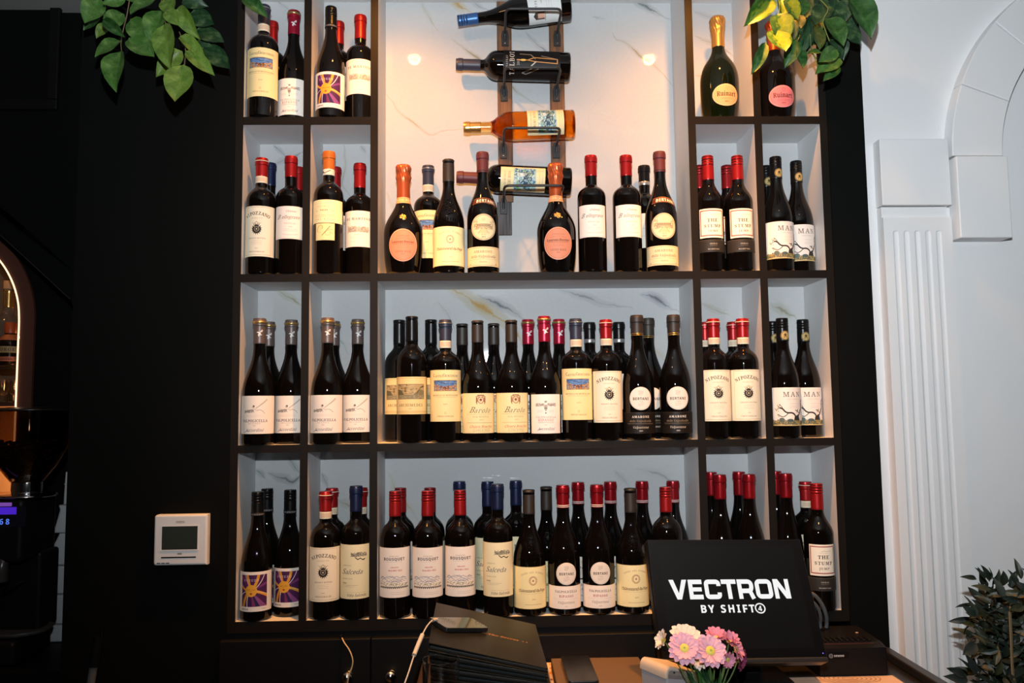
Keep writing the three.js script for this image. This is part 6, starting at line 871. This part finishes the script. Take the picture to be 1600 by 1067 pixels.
  obj('drip_tray', lathe([[0, 0.0635], [0.06, 0.0635], [0.068, 0.066], [0.07, 0.074], [0.066, 0.074], [0.062, 0.068], [0, 0.067]], 40), mat(0.06, 0.06, 0.062, 0.35), t);
}
{
  const defs = [['top', [[-0.006, 0], [0.1, 0], [0.1, 0.1], [-0.006, 0.1]], 735, 788], ['fifth', [[-0.03, 0], [0.1, 0], [0.1, 0.078], [-0.02, 0.078], [-0.02, 0.065]], 792, 831], ['fourth', [[-0.03, 0.002], [0.1, 0], [0.1, 0.09], [-0.014, 0.09], [-0.028, 0.06], [-0.048, 0.048]], 835, 884], ['third', [[-0.034, 0], [0.1, 0], [0.1, 0.08], [-0.034, 0.08], [-0.037, 0.042]], 885, 928], ['second', [[-0.026, 0.002], [0.1, 0], [0.1, 0.09], [-0.022, 0.088], [-0.05, 0.047]], 929, 976], ['lowest', [[-0.046, 0], [0.1, 0], [0.1, 0.088], [-0.038, 0.088], [-0.044, 0.02]], 977, 1024]];
  const Yb = [[-1.1775, 0.8544, -0.27][1], [-1.1803, 0.9345, -0.27][1], [-1.1831, 1.0151, -0.27][1], [-1.1857, 1.0895, -0.27][1], [-1.1888, 1.1762, -0.27][1], [-1.1914, 1.2514, -0.27][1], [-1.1946, 1.3409, -0.27][1]];
  defs.reverse().forEach(([w, poly], i) => {
    const y0 = i ? Yb[i] : 0.8895, hgt = Yb[i + 1] - y0 - 0.001, top = Math.max(...poly.map((p) => p[1])), s = new THREE.Shape(); poly.forEach(([x, y], k) => (k ? s.lineTo(x, y / top * hgt) : s.moveTo(x, y / top * hgt))); s.closePath();
    const t = thing('folded_napkin', `folded white napkin, ${w} of the pile beside the coffee grinder`, 'napkin', [-1.148, y0 + 0.0004, -0.33], 0, 'pile of folded napkins');
    const g = new THREE.ExtrudeGeometry(s, { depth: 0.11, steps: 6, bevelEnabled: true, bevelSize: 0.005, bevelThickness: 0.006, bevelSegments: 3, bevelOffset: -0.005 }); g.translate(0, 0, -0.05); const p = g.attributes.position; for (let k = 0; k < p.count; k++) p.setX(k, p.getX(k) + 0.003 * Math.sin(p.getY(k) * 160 + i) + 0.002 * Math.sin(p.getZ(k) * 90)); g.computeVertexNormals();
    obj('napkin_cloth', g, M.napkin ||= mat(0.62, 0.64, 0.66, 0.85), t);
    for (const k of [0.33, 0.62]) obj('fold', rbx(0.08, 0.0035, 0.1, 0.0015, 0.028, hgt * k, 0.008), M.napkin, t);
  });
}
{
  const t = thing('pole', 'grey pole with black tip standing before the black panel at lower left', 'pole');
  const a = V([-0.8722, 0.9941, 0.12]), b = V([-0.8789, 0.942, 0.12]), dir = b.clone().sub(a).normalize(), e = b.clone().addScaledVector(dir, b.y / -dir.y - 0.012), L = (p) => [p.x, p.y, p.z];
  obj('grey_shaft', tube([L(b), L(e)], 0.0085, 4, 16), mat(0.1, 0.11, 0.12, 0.4), t); obj('black_tip', tube([L(a.clone().addScaledVector(dir, -0.012)), L(b)], 0.0105, 4, 16), M.black, t);
  obj('tip_loop', tube([L(a.clone().addScaledVector(dir, -0.01)), L(a.clone().addScaledVector(dir, -0.03).add(new THREE.Vector3(0.004, 0, 0))), L(a.clone().addScaledVector(dir, -0.01).add(new THREE.Vector3(0.008, 0, 0)))], 0.002, 12, 6), M.black, t);
}

scene.traverse((o) => { if (o.isMesh) { o.castShadow = true; o.receiveShadow = true; } });
renderer.render(scene, camera);
